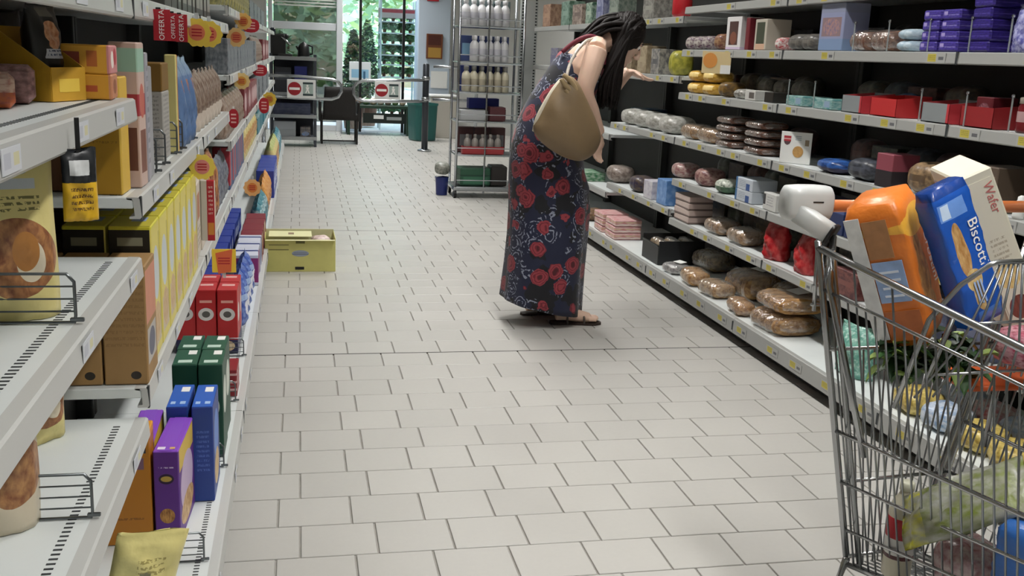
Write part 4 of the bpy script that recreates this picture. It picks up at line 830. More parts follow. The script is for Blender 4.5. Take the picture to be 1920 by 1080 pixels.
rrun(zL[1], 1030, 1056, 'pantry_pack', box_mesh((.14, .26, .16), dk('far3', '8c8a92', '6a6a86', .45)), .14, 'grey-lilac box on the far right shelf behind the woman\'s back', 'box', 'grey-lilac boxes', .32)
rrun(zL[2], 1135, 1170, 'pantry_pack', box_mesh((.2, .28, .1), dk('far4', '34506a', '1e2c44', .35)), .2, 'dark blue pack behind the crumpled bread bags', 'package', 'dark blue packs', .3, x0=LIPR+.2)
rrun(zL[3], 1128, 1168, 'bread_bag', loaf_mesh((.18, .26, .12), dk('far5', '9c9088', '6a5c54')), .18, 'greyish wrapped pack low on the far right shelf beside the dress', 'package', 'greyish wrapped packs', .28)
rrun(zL[3], 1175, 1206, 'bottle_pack', loaf_mesh((.16, .2, .11), dk('far6', '5a4c3c', '2a2440')), .16, 'dark brown and navy pack low on the far right shelf', 'package', None, .3)
rrun(zL[3], 1208, 1232, 'carton', box_mesh((.14, .16, .12), mat('white_carton_far', 'c4c2c8', .45, layers=[('noise', 3, .6, '9a94a8')])), .14, 'white carton beside the bright blue pack', 'box', None, .3)
rrun(zL[3], 1234, 1258, 'carton', box_mesh((.16, .16, .16), mat('bright_blue_pack', '5480b8', .35, layers=[('noise', 4, .55, '7ea0cc')])), .16, 'bright blue pack at the near end of the far lower right shelf', 'package', None, .3)
put('carton', box_mesh((.16, .3, .07), mat('green_far', '3a7a50', .4, layers=[('noise', 4, .5, 'a8bca8')])), 'green and white pack on the far right shelf just above the dress', 'package', (LIPR+.1, 8.0, .4006), PI)

# ---- dark goods in the back rows of the right shelves
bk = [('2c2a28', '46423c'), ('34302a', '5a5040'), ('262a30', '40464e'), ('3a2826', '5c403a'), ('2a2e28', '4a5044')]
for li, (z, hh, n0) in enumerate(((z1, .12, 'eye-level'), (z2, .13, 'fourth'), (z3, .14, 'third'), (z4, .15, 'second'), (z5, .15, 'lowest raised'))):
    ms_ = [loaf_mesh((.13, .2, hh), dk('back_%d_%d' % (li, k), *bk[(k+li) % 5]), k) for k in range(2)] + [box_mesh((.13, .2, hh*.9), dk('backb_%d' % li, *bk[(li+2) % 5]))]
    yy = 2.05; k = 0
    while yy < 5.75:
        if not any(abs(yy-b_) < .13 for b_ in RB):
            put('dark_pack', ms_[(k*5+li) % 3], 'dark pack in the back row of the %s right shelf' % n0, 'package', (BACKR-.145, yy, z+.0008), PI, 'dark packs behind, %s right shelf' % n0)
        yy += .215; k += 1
p = atx(1357, 118, LIPR-.02)
t = thing('offer_tag', 'orange and white offer tag on the eye-level right rail', 'sign', (LIPR-.062, p.y, p.z), R(48))
MB().box((0, 0, 0), (.0016, .16, .115), .0004).build('card', mat('tag_cream', 'cdb98c', .5, layers=[('rect', 'yz', .0, .35, .0, .4, 'dcdcd8')]), t)
MB().lathe([(.001, 0), (.04, 0), (.04, .001), (.001, .001)], 18).build('orange_disc', mat('tag_orange_disc', 'cc8a44', .5), t, (-.0012, .035, .01), (0, R(-90), 0))
MB().box((.035, -.03, .05), (.07, .01, .008), .001).build('clip', M_black, t)
# ================================================================ SHOPPING CART (handle end away from the camera)
cart = thing('shopping_cart', 'chrome wire shopping cart with orange handle, loaded with groceries', 'shopping cart', (1.13, 2.01, 0))
CO = Vector((1.13, 2.01, 0))
def cpart(mb, name, m, parent=None, smooth=True):
    """part given in world coordinates"""
    mb.v = [tuple(Vector(v)-CO) for v in mb.v]
    return mb.build(name, m, parent or cart, smooth=smooth)
W = Vector((.55, .03, 0))
A_ = Vector((1.125, 2.01, .985)); B_ = aty(1588, 1058, 2.01)
C_ = atz(1920, 655, .915); mid = aty(1915, 965, C_.y); D_ = C_ + (mid-C_)/.555
EXT = 1.35
def side(t, f, s=0):
    """left wall of the basket: t along the cart, f down the wall; s=1 mirrors to the right wall"""
    top = A_.lerp(C_, t); bot = B_.lerp(D_, t); p = top.lerp(bot, f)
    if s:
        ca = (A_+W/2).lerp(C_+W/2, t); ca = Vector((A_.x+W.x/2, ca.y+W.y/2*0, 0)); p = Vector((2*(A_.x+W.x/2)-p.x, p.y+W.y, p.z))
    return p
M_cart = mat('cart_chrome', 'a9abac', .26, 1., noise=(9, .05)); M_cart2 = mat('cart_wire', '8f9294', .3, .9)
for s in (0, 1):
    for f, r in ((0, .0085), (.12, .004), (.555, .0055), (.72, .0042), (.88, .0042), (1., .007)):
        cpart(MB().tube([side(t/6*EXT, f, s) for t in range(7)], r, 8), 'rim_tube' if f in (0, 1.) else 'side_rail', M_cart)
    for k in range(1, 26):
        t = EXT*k/26
        cpart(MB().tube([side(t, .0 if k % 4 == 0 else .12, s), side(t, .55, s), side(t, 1., s)], .0024, 5), 'side_wire', M_cart2)
    # rear posts: outer tube and inner tube
    for off, r in ((Vector((0, 0, 0)), .0085), (Vector((.032, -.01, -.02)), .0075)):
        q = [side(0, f, s) + Vector((off.x*(-1 if s else 1), off.y, off.z)) for f in (-.02, .25, .55, .8, .97)]
        cpart(MB().tube(q, r, 8), 'rear_post', M_cart)
# front gate (out of frame) and rear gate
for g, t in (('front_gate', EXT), ('rear_gate', .01)):
    for f in ((0, .35, .7, 1.) if t > 1 else (.30, .72, .97)):
        cpart(MB().tube([side(t, f, 0), side(t, f, 1)], .0045, 7), g+'_rail', M_cart)
    for k in range(1, 15):
        a = side(t, .0 if t > 1 else .3, 0).lerp(side(t, .0 if t > 1 else .3, 1), k/15); b = side(t, 1., 0).lerp(side(t, 1., 1), k/15)
        cpart(MB().tube([a, b], .0024, 5), g+'_wire', M_cart2)
for k in range(1, 12): cpart(MB().tube([side(0, 1, 0).lerp(side(0, 1, 1), k/12), side(EXT, 1, 0).lerp(side(EXT, 1, 1), k/12)], .0025, 5), 'floor_wire', M_cart2)
for k in range(1, 6): cpart(MB().tube([side(EXT*k/6, 1, 0), side(EXT*k/6, 1, 1)], .004, 6), 'floor_rail', M_cart2)
# handle, grips, bracket
M_or = mat('handle_orange', 'd9793c', .35, coat=.3); M_grip = mat('grip_white', 'c9cccb', .35, coat=.2)
h0 = aty(1535, 386, 2.13); h1 = Vector((h0.x+.62, h0.y+.035, h0.z))
cpart(MB().tube([h0, h1], .0145, 14), 'handle', M_or)
for s in (0, 1):
    c = aty(1512, 380, 2.13) if s == 0 else Vector((h1.x+.04, h1.y, h1.z))
    mb = MB(); rr = []
    for i, u in enumerate((-.058, -.05, -.02, .02, .05, .058)):
        k = (.7, .95, 1, 1, .95, .7)[i]
        rr.append([(c.x+u, c.y+p[0]*k, c.z+p[1]*k) for p in superellipse(.034, .042, 18, 3.2)])
    g = cpart(mb.loft(rr), 'grip_block', M_grip)
    cpart(MB().box((c.x+.012, c.y-.0335, c.z+.006), (.026, .003, .003)), 'slot', M_black, g, False)
    sx = 1 if s == 0 else -1
    # tilted arm from the grip to the basket frame
    a0 = c+Vector((-.028*sx, -.01, -.018)); a1 = c+Vector((.030*sx, -.075, -.062))
    d = (a1-a0).normalized(); sd = d.cross(Vector((0, 0, 1))).normalized(); n_ = sd.cross(d)
    mb = MB(); mb.loft([[tuple(q+sd*p[0]+n_*p[1]) for p in superellipse(.021, .024, 14, 4)] for q in (a0, a0.lerp(a1, .5), a1)])
    arm = cpart(mb, 'arm_block', M_grip)
    mb = MB(); mb.loft([[tuple(q+sd*p[0]+n_*p[1]) for p in superellipse(.0235, .0265, 14, 4)] for q in (a1-d*.004, a1+d*.004)]); cpart(mb, 'seal_ring', M_black, arm)
    # slotted bracket dropping from the arm
    b0 = a1+Vector((-.012*sx, .01, -.01)); br = MB()
    for x_ in (-.014, .014): br.tube([b0+Vector((x_, 0, 0)), b0+Vector((x_*.9+.008*sx, 0, -.17))], .005, 7)
    for k in range(4): br.tube([b0+Vector((-.014, 0, -.02-.045*k)), b0+Vector((.014, 0, -.02-.045*k))], .004, 6)
    cpart(br, 'slotted_bracket', M_cart)
    # support arm running down and forward along the side wall
    q = [a1+d*.005, side(.05, .10, s)+Vector((0, 0, .0)), side(.13, .40, s), side(.19, .60, s)]
    cpart(MB().tube([tuple(v) for v in q], .0078, 8), 'support_arm', M_cart)
# child seat: wire back, side arms, orange flap
cs = [aty(1676, 765, 1.765), aty(1742, 600, 1.75), aty(1800, 535, 1.735), aty(1855, 497, 1.72), aty(1868, 492, 1.715)]
cs2 = [Vector((2*(A_.x+W.x/2)-p.x, p.y+.02, p.z)) for p in cs]
cpart(MB().tube(cs+cs2[::-1], .0055, 8), 'seat_back_frame', M_cart)
for k in range(1, 9):
    top = cs[-1].lerp(cs2[-1], k/9); bot = cs[0].lerp(cs2[0], k/9)+Vector((0, 0, .02)); cpart(MB().tube([top, top.lerp(bot, .5)+Vector((0, -.02, -.02)), bot], .0026, 5), 'seat_wire', M_cart2)
for u in (.35, .7): cpart(MB().tube([cs[-1].lerp(cs[0], u)+Vector((.02, -.015, -.015)), cs2[-1].lerp(cs2[0], u)+Vector((-.02, -.015, -.015))], .0032, 6), 'seat_rail', M_cart)
cpart(MB().tube([aty(1792, 585, 1.74), aty(1735, 720, 1.765)], .0055, 8), 'seat_side_arm', M_cart)
f0 = aty(1768, 706, 1.93)
cpart(MB().box((f0.x+.20, f0.y-.02, f0.z), (.40, .14, .014), .004), 'seat_flap', mat('flap_orange', 'cf5a22', .4))
# chassis and castors
for s in (0, 1):
    p0 = side(0, .98, s); p1 = side(EXT, .98, s); zc = .13
    cpart(MB().tube([p0, (p0.x, p0.y+.02, .16), (p1.x, p1.y, .15), (p1.x, p1.y+.02, p1.z)], .009, 8), 'chassis_tube', M_cart)
    for q in (p0+Vector((0, -.04, 0)), p1+Vector((0, .06, 0))):
        w_ = cpart(MB().lathe([(.02, -.012), (.055, -.014), (.06, -.008), (.06, .008), (.055, .014), (.02, .012)], 18, T=Matrix.Translation((q.x, q.y, .0605)) @ Matrix.Rotation(R(90), 4, 'Y')), 'castor_wheel', mat('castor_rubber', '3a3c3e', .6))
        cpart(MB().box((q.x, q.y, .125), (.04, .05, .02), .003).box((q.x+.019, q.y, .09), (.003, .03, .07)).box((q.x-.019, q.y, .09), (.003, .03, .07)), 'castor_fork', M_cart2, None, False)
# ---------------------------------------------------------------- groceries in the cart
def orient(o, top, bot, spin):
    """stand a pack along the line bot -> top, turned by spin about that line (0 = front to the camera)"""
    up = (top-bot).normalized(); n_ = Vector((0, -1, .25)); n_ = (n_-up*n_.dot(up)).normalized(); n_ = Matrix.Rotation(spin, 3, up) @ n_
    y = up.cross(n_)
    m = Matrix((n_, y, up)).transposed().to_4x4(); m.translation = bot; o.matrix_world = m
def soft_box(d, m, seed=0, nz=10):
    """soft film pack with folded seal ends, standing on z"""
    rings = []
    for i in range(nz+1):
        v = i/nz; f = 1-.22*max(0, (v-.9)/.1)**2-.25*max(0, (.1-v)/.1)**2
        rings.append([(p[0]*f+.0025*math.sin(v*17+k), p[1]*(1-(1-f)*.3)+.002*math.sin(v*23+k*2+seed), v*d[2]) for k, p in enumerate(superellipse(d[0]/2, d[1]/2, 24, 9))])
    return MB().loft(rings).mesh('film', m, smooth=True)
om = mat('orange_toast_film', 'cf6c24', .36, layers=[('rect', 'xy', .93, 1.2, .0, 1., 'd9772a'),
    ('rect', 'yz', .0, 1., .0, 1., 'd9772a'), ('pic', 'yz', .35, .45, .22, .30, '7a3f1c', 'd49a52'), ('ell', 'yz', .5, .82, .5, .1, 'ecb040'), ('pic', 'yz', .4, .24, .22, .09, 'a8682c', 'e0b06c'), ('pic', 'yz', .7, .12, .3, .06, 'e8964a', 'f2c890')], bump=(25, .5))
o = thing('toast_pack', 'orange film pack of toast slices tilted in the cart\'s child seat', 'package')
orient(o, aty(1642, 358, 1.915), aty(1712, 625, 1.90), R(38))
with_parts(o, [('film', soft_box((.125, .135, .32), om, 1), (0, 0, 0), (0, 0, 0))])
for n_, y0, y1, z0, z1, c_ in [('brown_window', -.028, .024, .205, .29, 'a8764a'), ('white_band', .026, .058, .02, .30, 'd6d6d4'), ('blue_label', -.04, .024, .105, .198, '8fa8cf'), ('lower_window', -.05, .024, .015, .085, 'b0602c')]:
    MB().box(((y1+y0)/2*-1, -.0695, (z0+z1)/2), (y1-y0, .0016, z1-z0), .0004).build(n_, mat('toast_'+c_, c_, .4, noise=(40, .12)), o)
for k in range(4): MB().box((.008, -.0706, .12+.018*k), (.04, .0006, .005)).build('label_print', mat('toast_print', 'dfe6f2', .5), o)
text('lettering', 'Crostini', .036, M_txtw, o, (.0652, .036, .165), (R(90), R(90), R(90)), .0004, .15)
bm_ = mat('blue_biscuit_film', '1f58b8', .25, layers=[('pic', 'yz', .36, .55, .15, .2, 'a8743c', 'dcb47a'), ('pic', 'yz', .45, .32, .2, .08, 'c9a05a', 'e8d09a'), ('pic', 'yz', .45, .2, .12, .1, 'b98a4a', 'e0c088'), ('rect', 'yz', .1, .75, .78, .9, '6f9ae0'), ('rect', 'yz', .15, .35, .79, .89, 'c9dcf4'), ('band', 'z', .94, 1.1, '173f8c'), ('rect', 'yz', .3, .9, .02, .1, '4f86dc')], bump=(25, .5))
o = thing('biscuit_pack', 'blue Biscotti film pack leaning beside the orange toast pack', 'package')
orient(o, aty(1758, 345, 1.82), aty(1838, 600, 1.795), R(4))
with_parts(o, [('film', soft_box((.055, .098, .305), bm_, 4), (0, 0, 0), (0, 0, 0))])
text('lettering', 'Biscotti', .034, M_txtw, o, (.0290, .028, .17), (R(90), R(90), R(90)), .0004, 0)
for k in range(3): MB().box((.029, -.01+.008*k, .07), (.0008, .004, .05)).build('small_print', mat('print_paleblue', 'a8c0ea', .5), o)
o = thing('wafer_carton', 'tall cream carton with biscuit pictures tilted behind the blue pack', 'box')
orient(o, aty(1790, 292, 1.97), aty(1898, 592, 1.95), R(-20))
with_parts(o, [('carton', MB().box((0, 0, .19), (.16, .075, .38), .004).mesh('carton', mat('cream_carton', 'd9d4c0', .45, noise=(12, .03))), (0, 0, 0), (0, 0, 0))])
MB().box((.0805, -.0, .19), (.001, .06, .34)).build('front_print', mat('cream_print', 'dcd6c2', .45, layers=[('pic', 'yz', .45, .33, .4, .09, 'd9b05a', 'ecd9a4'), ('pic', 'yz', .5, .1, .4, .085, '5a2a22', '8a4a3a'), ('lines', 'yz', .2, .8, .4, .6, 6, 'b5ab94')]), o)
MB().box((-.01, -.0378, .25), (.13, .001, .2)).build('side_print', mat('lilac_print', 'c4bfd0', .45, layers=[('rect', 'xz', .1, .7, .3, .95, 'cdc6dc')]), o)
text('lettering', 'Wafer', .028, mat('print_rose', 'c0706a', .5), o, (.0815, .018, .315), (R(90), R(90), R(90)), .0004)
# greens, pink pack, lower items
lg = thing('salad_bunch', 'bunch of leafy greens in a clear sleeve under the toast pack', 'vegetables', tuple(aty(1730, 700, 1.86)))
leafm = [mat('leaf_green%d' % k, c, .5, noise=(30, .25)) for k, c in enumerate(('35582a', '24421f', '7f9648', '1c3419'))]
rl = random.Random(9)
for k in range(130):
    th = rl.uniform(0, 6.28); L_ = rl.uniform(.03, .06); cx_, cy_, cz_ = rl.uniform(-.085, .12), rl.uniform(-.04, .04), rl.uniform(.0, .075)
    pts = []; mb = MB(); e = rl.uniform(-.3, .9); dr = Vector((math.cos(th), math.sin(th)*.5, e)).normalized(); sd = dr.cross(Vector((0, 0, 1))).normalized(); rows = []
    for i in range(6):
        u = i/5; wv = L_*.32*math.sin(math.pi*min(.98, u*.9+.08)); c0 = Vector((cx_, cy_, cz_))+dr*L_*u+Vector((0, 0, -.03*u*u))
        rows.append([tuple(c0+sd*wv+Vector((0, 0, .008))), tuple(c0), tuple(c0-sd*wv+Vector((0, 0, .008)))])
    mb.loft(rows, False, False); mb.build('leaf', leafm[k % 4], lg, smooth=True, fixn=False)
put('berry_punnet', loaf_mesh((.1, .16, .085), mat('pink_pack', 'c0647a', .25, layers=[('noise', 5, .5, 'e6b4be'), ('noise', 9, .6, '8a2038')]), 3), 'pink and red wrapped pack at the right edge of the cart\'s seat', 'package', tuple(aty(1930, 690, 1.80)), .4)
def put_c(name, mesh, label, cat, px, py, Y, rot): o = put(name, mesh, label, cat, aty(px, py, Y)); o.rotation_euler = rot; return o
def onbasket(px, py, dz=.016):
    z = .24
    for _ in range(6):
        p = atz(px, py, z); t = min(1.3, max(0., (A_.y-p.y)/(A_.y-C_.y))); z = B_.z+(D_.z-B_.z)*t+dz
    return Vector((p.x, p.y, z))
t = thing('milk_bottle', 'pale bottle with red and white label standing at the back of the cart', 'bottle', tuple(onbasket(1678, 1078)))
MB().lathe([(.028, 0), (.032, .006), (.032, .155), (.026, .18), (.014, .2), (.013, .21)], 20).build('bottle_body', mat('pale_bottle', 'b9b4a0', .3), t, smooth=True)
MB().lathe([(.0324, .05), (.0327, .051), (.0327, .145), (.0324, .146)], 20).build('wrap_label', mat('bottle_label', 'd0cfcc', .45, layers=[('band', 'z', .5, 1.1, 'a81e28'), ('band', 'z', .0, .1, '4a1c20'), ('ell', 'xz', .45, .72, .2, .14, 'd87a80')]), t, smooth=True)
MB().lathe([(.016, .208), (.016, .225), (.013, .228)], 16).build('cap', mat('bottle_cap', 'c9c9b4', .4), t, smooth=True)
q = onbasket(1812, 1108)
put('meat_tray', loaf_mesh((.13, .13, .115), mat('pink_meat', 'a8858a', .22, layers=[('noise', 4, .5, 'c4b4b4'), ('noise', 6, .6, '8a5058')], bump=(22, .5)), 4), 'pale pink wrapped tray in the cart basket', 'package', tuple(q), R(-80))
q2 = onbasket(1925, 1150)
o = put('rice_bag', soft_box((.10, .13, .19), mat('blue_white_bag', 'd4d8da', .28, layers=[('band', 'z', .82, 1.1, '2f62a8'), ('band', 'y', -.1, .12, '2f62a8'), ('pic', 'yz', .4, .55, .25, .15, '4a6a44', '9ab08a'), ('band', 'z', -.1, .12, 'c9a0a0')], bump=(22, .5)), 7), 'white and blue bag with green print in the cart basket', 'bag', tuple(q2), R(-75))
o = put('crisp_bag', bag_mesh(.15, .27, .065, mat('olive_yellow_bag', '6f7a3a', .25, layers=[('band', 'z', .78, 1.1, 'b4b02c'), ('noise', 5, .5, '8a8c78'), ('noise', 3, .6, 'a8a8a4')], bump=(20, .5)), 81, .06, False, wr=.012), 'olive and yellow bag lying on top of the other packs in the cart', 'bag', (0, 0, 0))
tp_ = aty(1752, 962, 1.72); bt_ = aty(1925, 905, 1.60); orient(o, tp_, bt_, R(75))
# ================================================================ FAR END: gates, racks, chair, shop front, plants outside
M_ss = mat('brushed_steel', 'b0b4b8', .25, 1.); M_dkmetal = mat('dark_grey_steel', '4a4e56', .4, .6); M_post = mat('gate_post', '3c4046', .35, .5)
YG = 14.1
def sign(px0, py0, px1, py1, Y, label):
    a, b = aty(px0, py0, Y), aty(px1, py1, Y); w_, h_ = b.x-a.x, a.z-b.z
    t = thing('no_entry_sign', label, 'sign', ((a.x+b.x)/2, Y, (a.z+b.z)/2))
    MB().box((0, 0, 0), (w_, .006, h_), .002).build('board', M_white, t)
    MB().lathe([(.001, 0), (h_*.36, 0), (h_*.36, .002), (.001, .002)], 24).build('red_disc', mat('sign_red', '9c1f2a', .5), t, (-w_*.24, -.004, 0), (R(90), 0, 0))
    MB().box((-w_*.24, -.0062, 0), (h_*.56, .001, h_*.13)).build('white_bar', M_txtw, t)
    MB().box((w_*.23, -.004, 0), (w_*.36, .002, h_*.72)).build('picture_panel', mat('sign_panel', 'a4b4ae', .5), t)
    for s in (-1, 1): MB().box((w_*.23, -.0055, s*h_*.31), (w_*.36, .001, h_*.1)).build('panel_band', mat('sign_band', '2c3c3e', .5), t)
    # walking figure pictogram: head, body, legs
    c = w_*.21
    MB().lathe([(.001, 0), (h_*.06, 0), (h_*.06, .001), (.001, .001)], 12).build('pictogram_head', M_txtw, t, (c, -.0052, h_*.17), (R(90), 0, 0))
    MB().prism([(c-.02*h_/.22, h_*.1), (c+.022*h_/.22, h_*.1), (c+.014, -h_*.04), (c+.03, -h_*.22), (c+.014, -h_*.22), (c, -h_*.07), (c-.014, -h_*.22), (c-.03, -h_*.22), (c-.012, -h_*.04)], -.0062, -.0052).build('pictogram_body', M_txtw, t)
    return t
def gate(pxs, label, post_px=None):
    """one swing arm: rounded tube loop"""
    p = [aty(x, y, YG+.02) for x, y in pxs]; t = thing('swing_gate', label, 'gate', (p[0].x, YG+.02, 0))
    o = Vector((p[0].x, YG+.02, 0))
    MB().tube([q-o for q in p], .022, 10).build('arm_tube', M_ss, t, smooth=True); return t
gate([(500, 141), (560, 143), (622, 149), (634, 153), (640, 160), (640, 172), (634, 182), (622, 186), (560, 184), (500, 180)], 'steel swing gate arm on the left, hung with a no entry sign')
gate([(800, 150), (740, 151), (682, 151), (670, 155), (663, 163), (663, 176), (669, 185), (682, 189), (740, 190), (800, 190)], 'steel swing gate arm on the right, hung from the dark post')
sign(538, 148, 592, 185, YG-.03, 'white no entry sign with red disc on the left gate arm'); sign(703, 152, 751, 187, YG-.03, 'white no entry sign with red disc on the right gate arm')
pp_ = aty(796, 283, YG); pp_ = atz(796, 283, 0.005)
t = thing('gate_post', 'dark steel gate post with round base plate', 'post', (aty(798, 200, YG+.02).x, YG+.05, 0))
MB().lathe([(.045, 0), (.045, 1.19), (.03, 1.205)], 16).build('post', M_post, t, smooth=True)
MB().lathe([(.1, 0), (.1, .018), (.06, .03), (.05, .032)], 20).build('base_plate', M_ss, t, (0, 0, .003), smooth=True)
for z in (.98, .70): MB().lathe([(.056, 0), (.056, .05)], 16).build('collar', M_ss, t, (0, 0, z), smooth=True)
# second rail to the right of the post, toward the till side
t = thing('barrier_rail', 'steel barrier rails running right from the gate post', 'railing', (aty(805, 150, YG).x+.06, YG+.05, 0))
for z in (1.17, .72): MB().tube([(0, 0, z), (.62, .05, z)], .02, 10).build('rail', M_ss, t, smooth=True)
MB().tube([(.62, .05, 0), (.62, .05, 1.2)], .024, 10).build('end_leg', M_ss, t, smooth=True)
t = thing('barrier_rail', 'steel barrier leg at the left shelf end, carrying the left gate arm', 'railing', (aty(500, 150, YG).x-.05, YG+.02, 0))
MB().tube([(0, 0, 0), (0, 0, 1.15)], .028, 10).build('end_leg', M_ss, t, smooth=True); MB().lathe([(.09, 0), (.09, .015), (.04, .02)], 16).build('base_plate', M_ss, t, (0, 0, .003))
# wire and metal rack on the left, with appliances and boxes
x0, x1 = aty(506, 200, 14.35).x, aty(594, 200, 14.35).x
t = thing('metal_rack', 'dark metal rack with appliances left of the wicker chair', 'shelf', ((x0+x1)/2, 14.6, 0)); wr_ = x1-x0; lv_ = (.12, .42, .72, 1.20)
for sx in (-1, 1):
    for sy in (-1, 1): MB().box((sx*(wr_/2-.02), sy*.22, .63), (.035, .035, 1.255), .003).build('leg', M_dkmetal, t)
for z in lv_:
    s_ = MB().box((0, 0, z), (wr_-.005, .44, .03), .004).build('shelf', M_dkmetal, t)
    MB().box((0, -.235, z+.0), (wr_, .02, .05), .004).build('front_edge', M_ss, s_)
MB().box((0, .225, .65), (wr_-.08, .008, 1.1)).build('back_panel', mat('rack_back', '30343c', .6), t)
zr = [z+.0155 for z in lv_]; xr, yr = (x0+x1)/2, 14.55
def item(name, mb_or_mesh, m, label, cat, dx, lev, dy=0., rz=0.):
    return put(name, mb_or_mesh if isinstance(mb_or_mesh, bpy.types.Mesh) else mb_or_mesh.mesh(name, m), label, cat, (xr+dx, yr+dy, zr[lev]), rz)
item('storage_box', box_mesh((.30, .3, .10), mat('grey_box_far', '9aa0a4', .5)), None, 'lower pale grey box in the metal rack by the gate', 'box', -.12, 0)
o = item('storage_box', box_mesh((.30, .3, .11), mat('grey_box_far2', 'a4aab0', .5)), None, 'upper pale grey box in the metal rack by the gate', 'box', -.12, 0); o.location.z += .1015
item('appliance_box', box_mesh((.14, .2, .14), mat('photo_box', '5a5c62', .5, layers=[('ell', 'xz', .5, .3, .35, .22, '86a8d8'), ('noise', 5, .55, '9a9088')])), None, 'small picture box with blue spot, bottom of the metal rack', 'box', .16, 0)
item('appliance_box', box_mesh((.5, .3, .16), mat('dk_blue_goods', '2c3450', .5, layers=[('noise', 4, .5, '4a5064')])), None, 'dark blue goods box on the second rack level', 'box', -.02, 1)
item('appliance_box', box_mesh((.22, .3, .34), mat('dk_goods', '24262c', .5, layers=[('band', 'z', .5, .8, '3c4048')])), None, 'dark box behind the left no entry sign', 'box', -.14, 2)
item('appliance_box', box_mesh((.17, .3, .36), mat('navy_goods', '1c2468', .45, layers=[('rect', 'xz', -.1, 1.1, .0, .3, '9a9cb0')])), None, 'navy box on the rack above the left no entry sign', 'box', .10, 2)
# coffee machine and black goods on the rack top
t = thing('coffee_machine', 'black coffee machine with chrome arm on the metal rack', 'appliance', (xr-.16, yr, zr[3]))
MB().box((-.04, 0, .15), (.20, .26, .30), .02).build('body', M_black, t); MB().box((-.11, .02, .33), (.07, .2, .10), .015).build('tank', mat('smoked', '1c2430', .2), t)
MB().box((.02, -.02, .27), (.16, .2, .07), .02).build('head', M_black, t); MB().tube([(.0, -.13, .26), (.06, -.17, .22), (.13, -.18, .16)], .014, 8).build('lever', M_chrome, t, smooth=True)
MB().box((.05, -.06, .02), (.2, .2, .04), .01).build('drip_tray', M_black, t)
t = thing('kettle', 'black kettle with bright base on the metal rack', 'appliance', (xr+.14, yr, zr[3]))
MB().lathe([(.08, 0), (.085, .02), (.075, .14), (.05, .18), (.02, .2), (.01, .21)], 18).build('body', M_black, t, smooth=True); MB().lathe([(.09, 0), (.09, .016)], 18).build('base', M_ss, t)
MB().tube([(.05, 0, .17), (.12, 0, .15), (.12, 0, .05), (.08, 0, .04)], .012, 8).build('handle', M_black, t, smooth=True); MB().tube([(-.06, 0, .1), (-.1, 0, .15)], [.025, .012], 8).build('spout', M_black, t, smooth=True)
# wicker chair seen from behind/side
cx = (aty(598, 220, 15.1).x+aty(673, 220, 15.1).x)/2; wk = mat('wicker_dark', '1a1614', .6, bump=(120, .5))
t = thing('wicker_chair', 'dark woven rattan armchair standing behind the gates', 'chair', (cx, 15.15, 0), 0)
MB().box((0, 0, .395), (.54, .5, .10), .02).build('seat', wk, t)
mb = MB(); rr = []
for i in range(7):
    u = i/6; rr.append([(p[0]*(1-.1*u*u), -.235-.06*u+p[1], .36+.46*u) for p in superellipse(.235, .022, 16, 5)])
# backrest faces the camera side (chair turned away)
mb.loft(rr).build('backrest', wk, t, smooth=True)
for s in (-1, 1):
    MB().box((s*.275, .0, .47), (.035, .48, .28), .012).build('arm', wk, t)
    for y in (-.21, .21): MB().box((s*.25, y, .175), (.03, .03, .35), .004).build('leg', wk, t)
    MB().box((s*.25, 0, .05), (.018, .40, .018)).build('stretcher', wk, t)
MB().box((0, -.21, .05), (.48, .018, .018)).build('stretcher', wk, t)
# green bin
bxp = aty(791, 262, 15.9); t = thing('waste_bin', 'dark teal waste bin behind the gate post', 'bin', (bxp.x, 15.9, 0), .3)
gm = mat('bin_teal', '1f5a56', .45)
rr = [[(p[0]*k, p[1]*k, z) for p in superellipse(.20, .20, 20, 5)] for k, z in ((.86, .012), (.9, .03), (1., .56), (1.02, .58), (.98, .58), (.9, .06))]
MB().loft(rr).build('body', gm, t, smooth=False); MB().loft([[(p[0], p[1], z) for p in superellipse(.21, .21, 20, 5)] for z in (.555, .585)], False).build('rim', mat('bin_rim', '2a6a64', .4), t)
MB().lathe([(.12, 0), (.12, .012)], 16).build('foot_plate', M_white, t)
# rolling wire rack with white bottles, right of the aisle end
Xa, Xb, YR = aty(853, 200, 9.75).x, 2.08, 9.78
t = thing('wire_rack', 'tall chrome wire rack of white bottles behind the woman', 'shelf', ((Xa+Xb)/2, YR, 0)); wr_ = Xb-Xa
zl_ = [aty(900, y, YR-.2).z for y in (352, 292, 229, 175, 118, 50)]
for sx in (-1, 1):
    for sy in (-1, 1): MB().tube([(sx*wr_/2, sy*.2, .10), (sx*wr_/2, sy*.2, 2.15)], .013, 8).build('pole', M_ss, t, smooth=True)
MB().tube([(-.03, -.2, .05), (-.03, -.2, 2.1)], .009, 8).build('centre_rod', M_ss, t)
for z in zl_:
    f = MB().tube([(-wr_/2, -.2, z), (wr_/2, -.2, z), (wr_/2, .2, z), (-wr_/2, .2, z), (-wr_/2, -.2, z)], .009, 6).build('shelf_frame', M_ss, t)
    q = MB()
    for k in range(1, 14): q.tube([(-wr_/2, -.2+.4*k/14, z), (wr_/2, -.2+.4*k/14, z)], .003, 4)
    tag(q.build('shelf_wires', M_ss, f, fixn=False), kind='stuff')
    MB().tube([(-wr_/2, -.205, z+.07), (wr_/2, -.205, z+.07)], .005, 6).build('guard_rail', M_ss, f)
MB().box((0, 0, .09), (wr_+.04, .44, .04), .01).build('base_tray', M_ss, t)
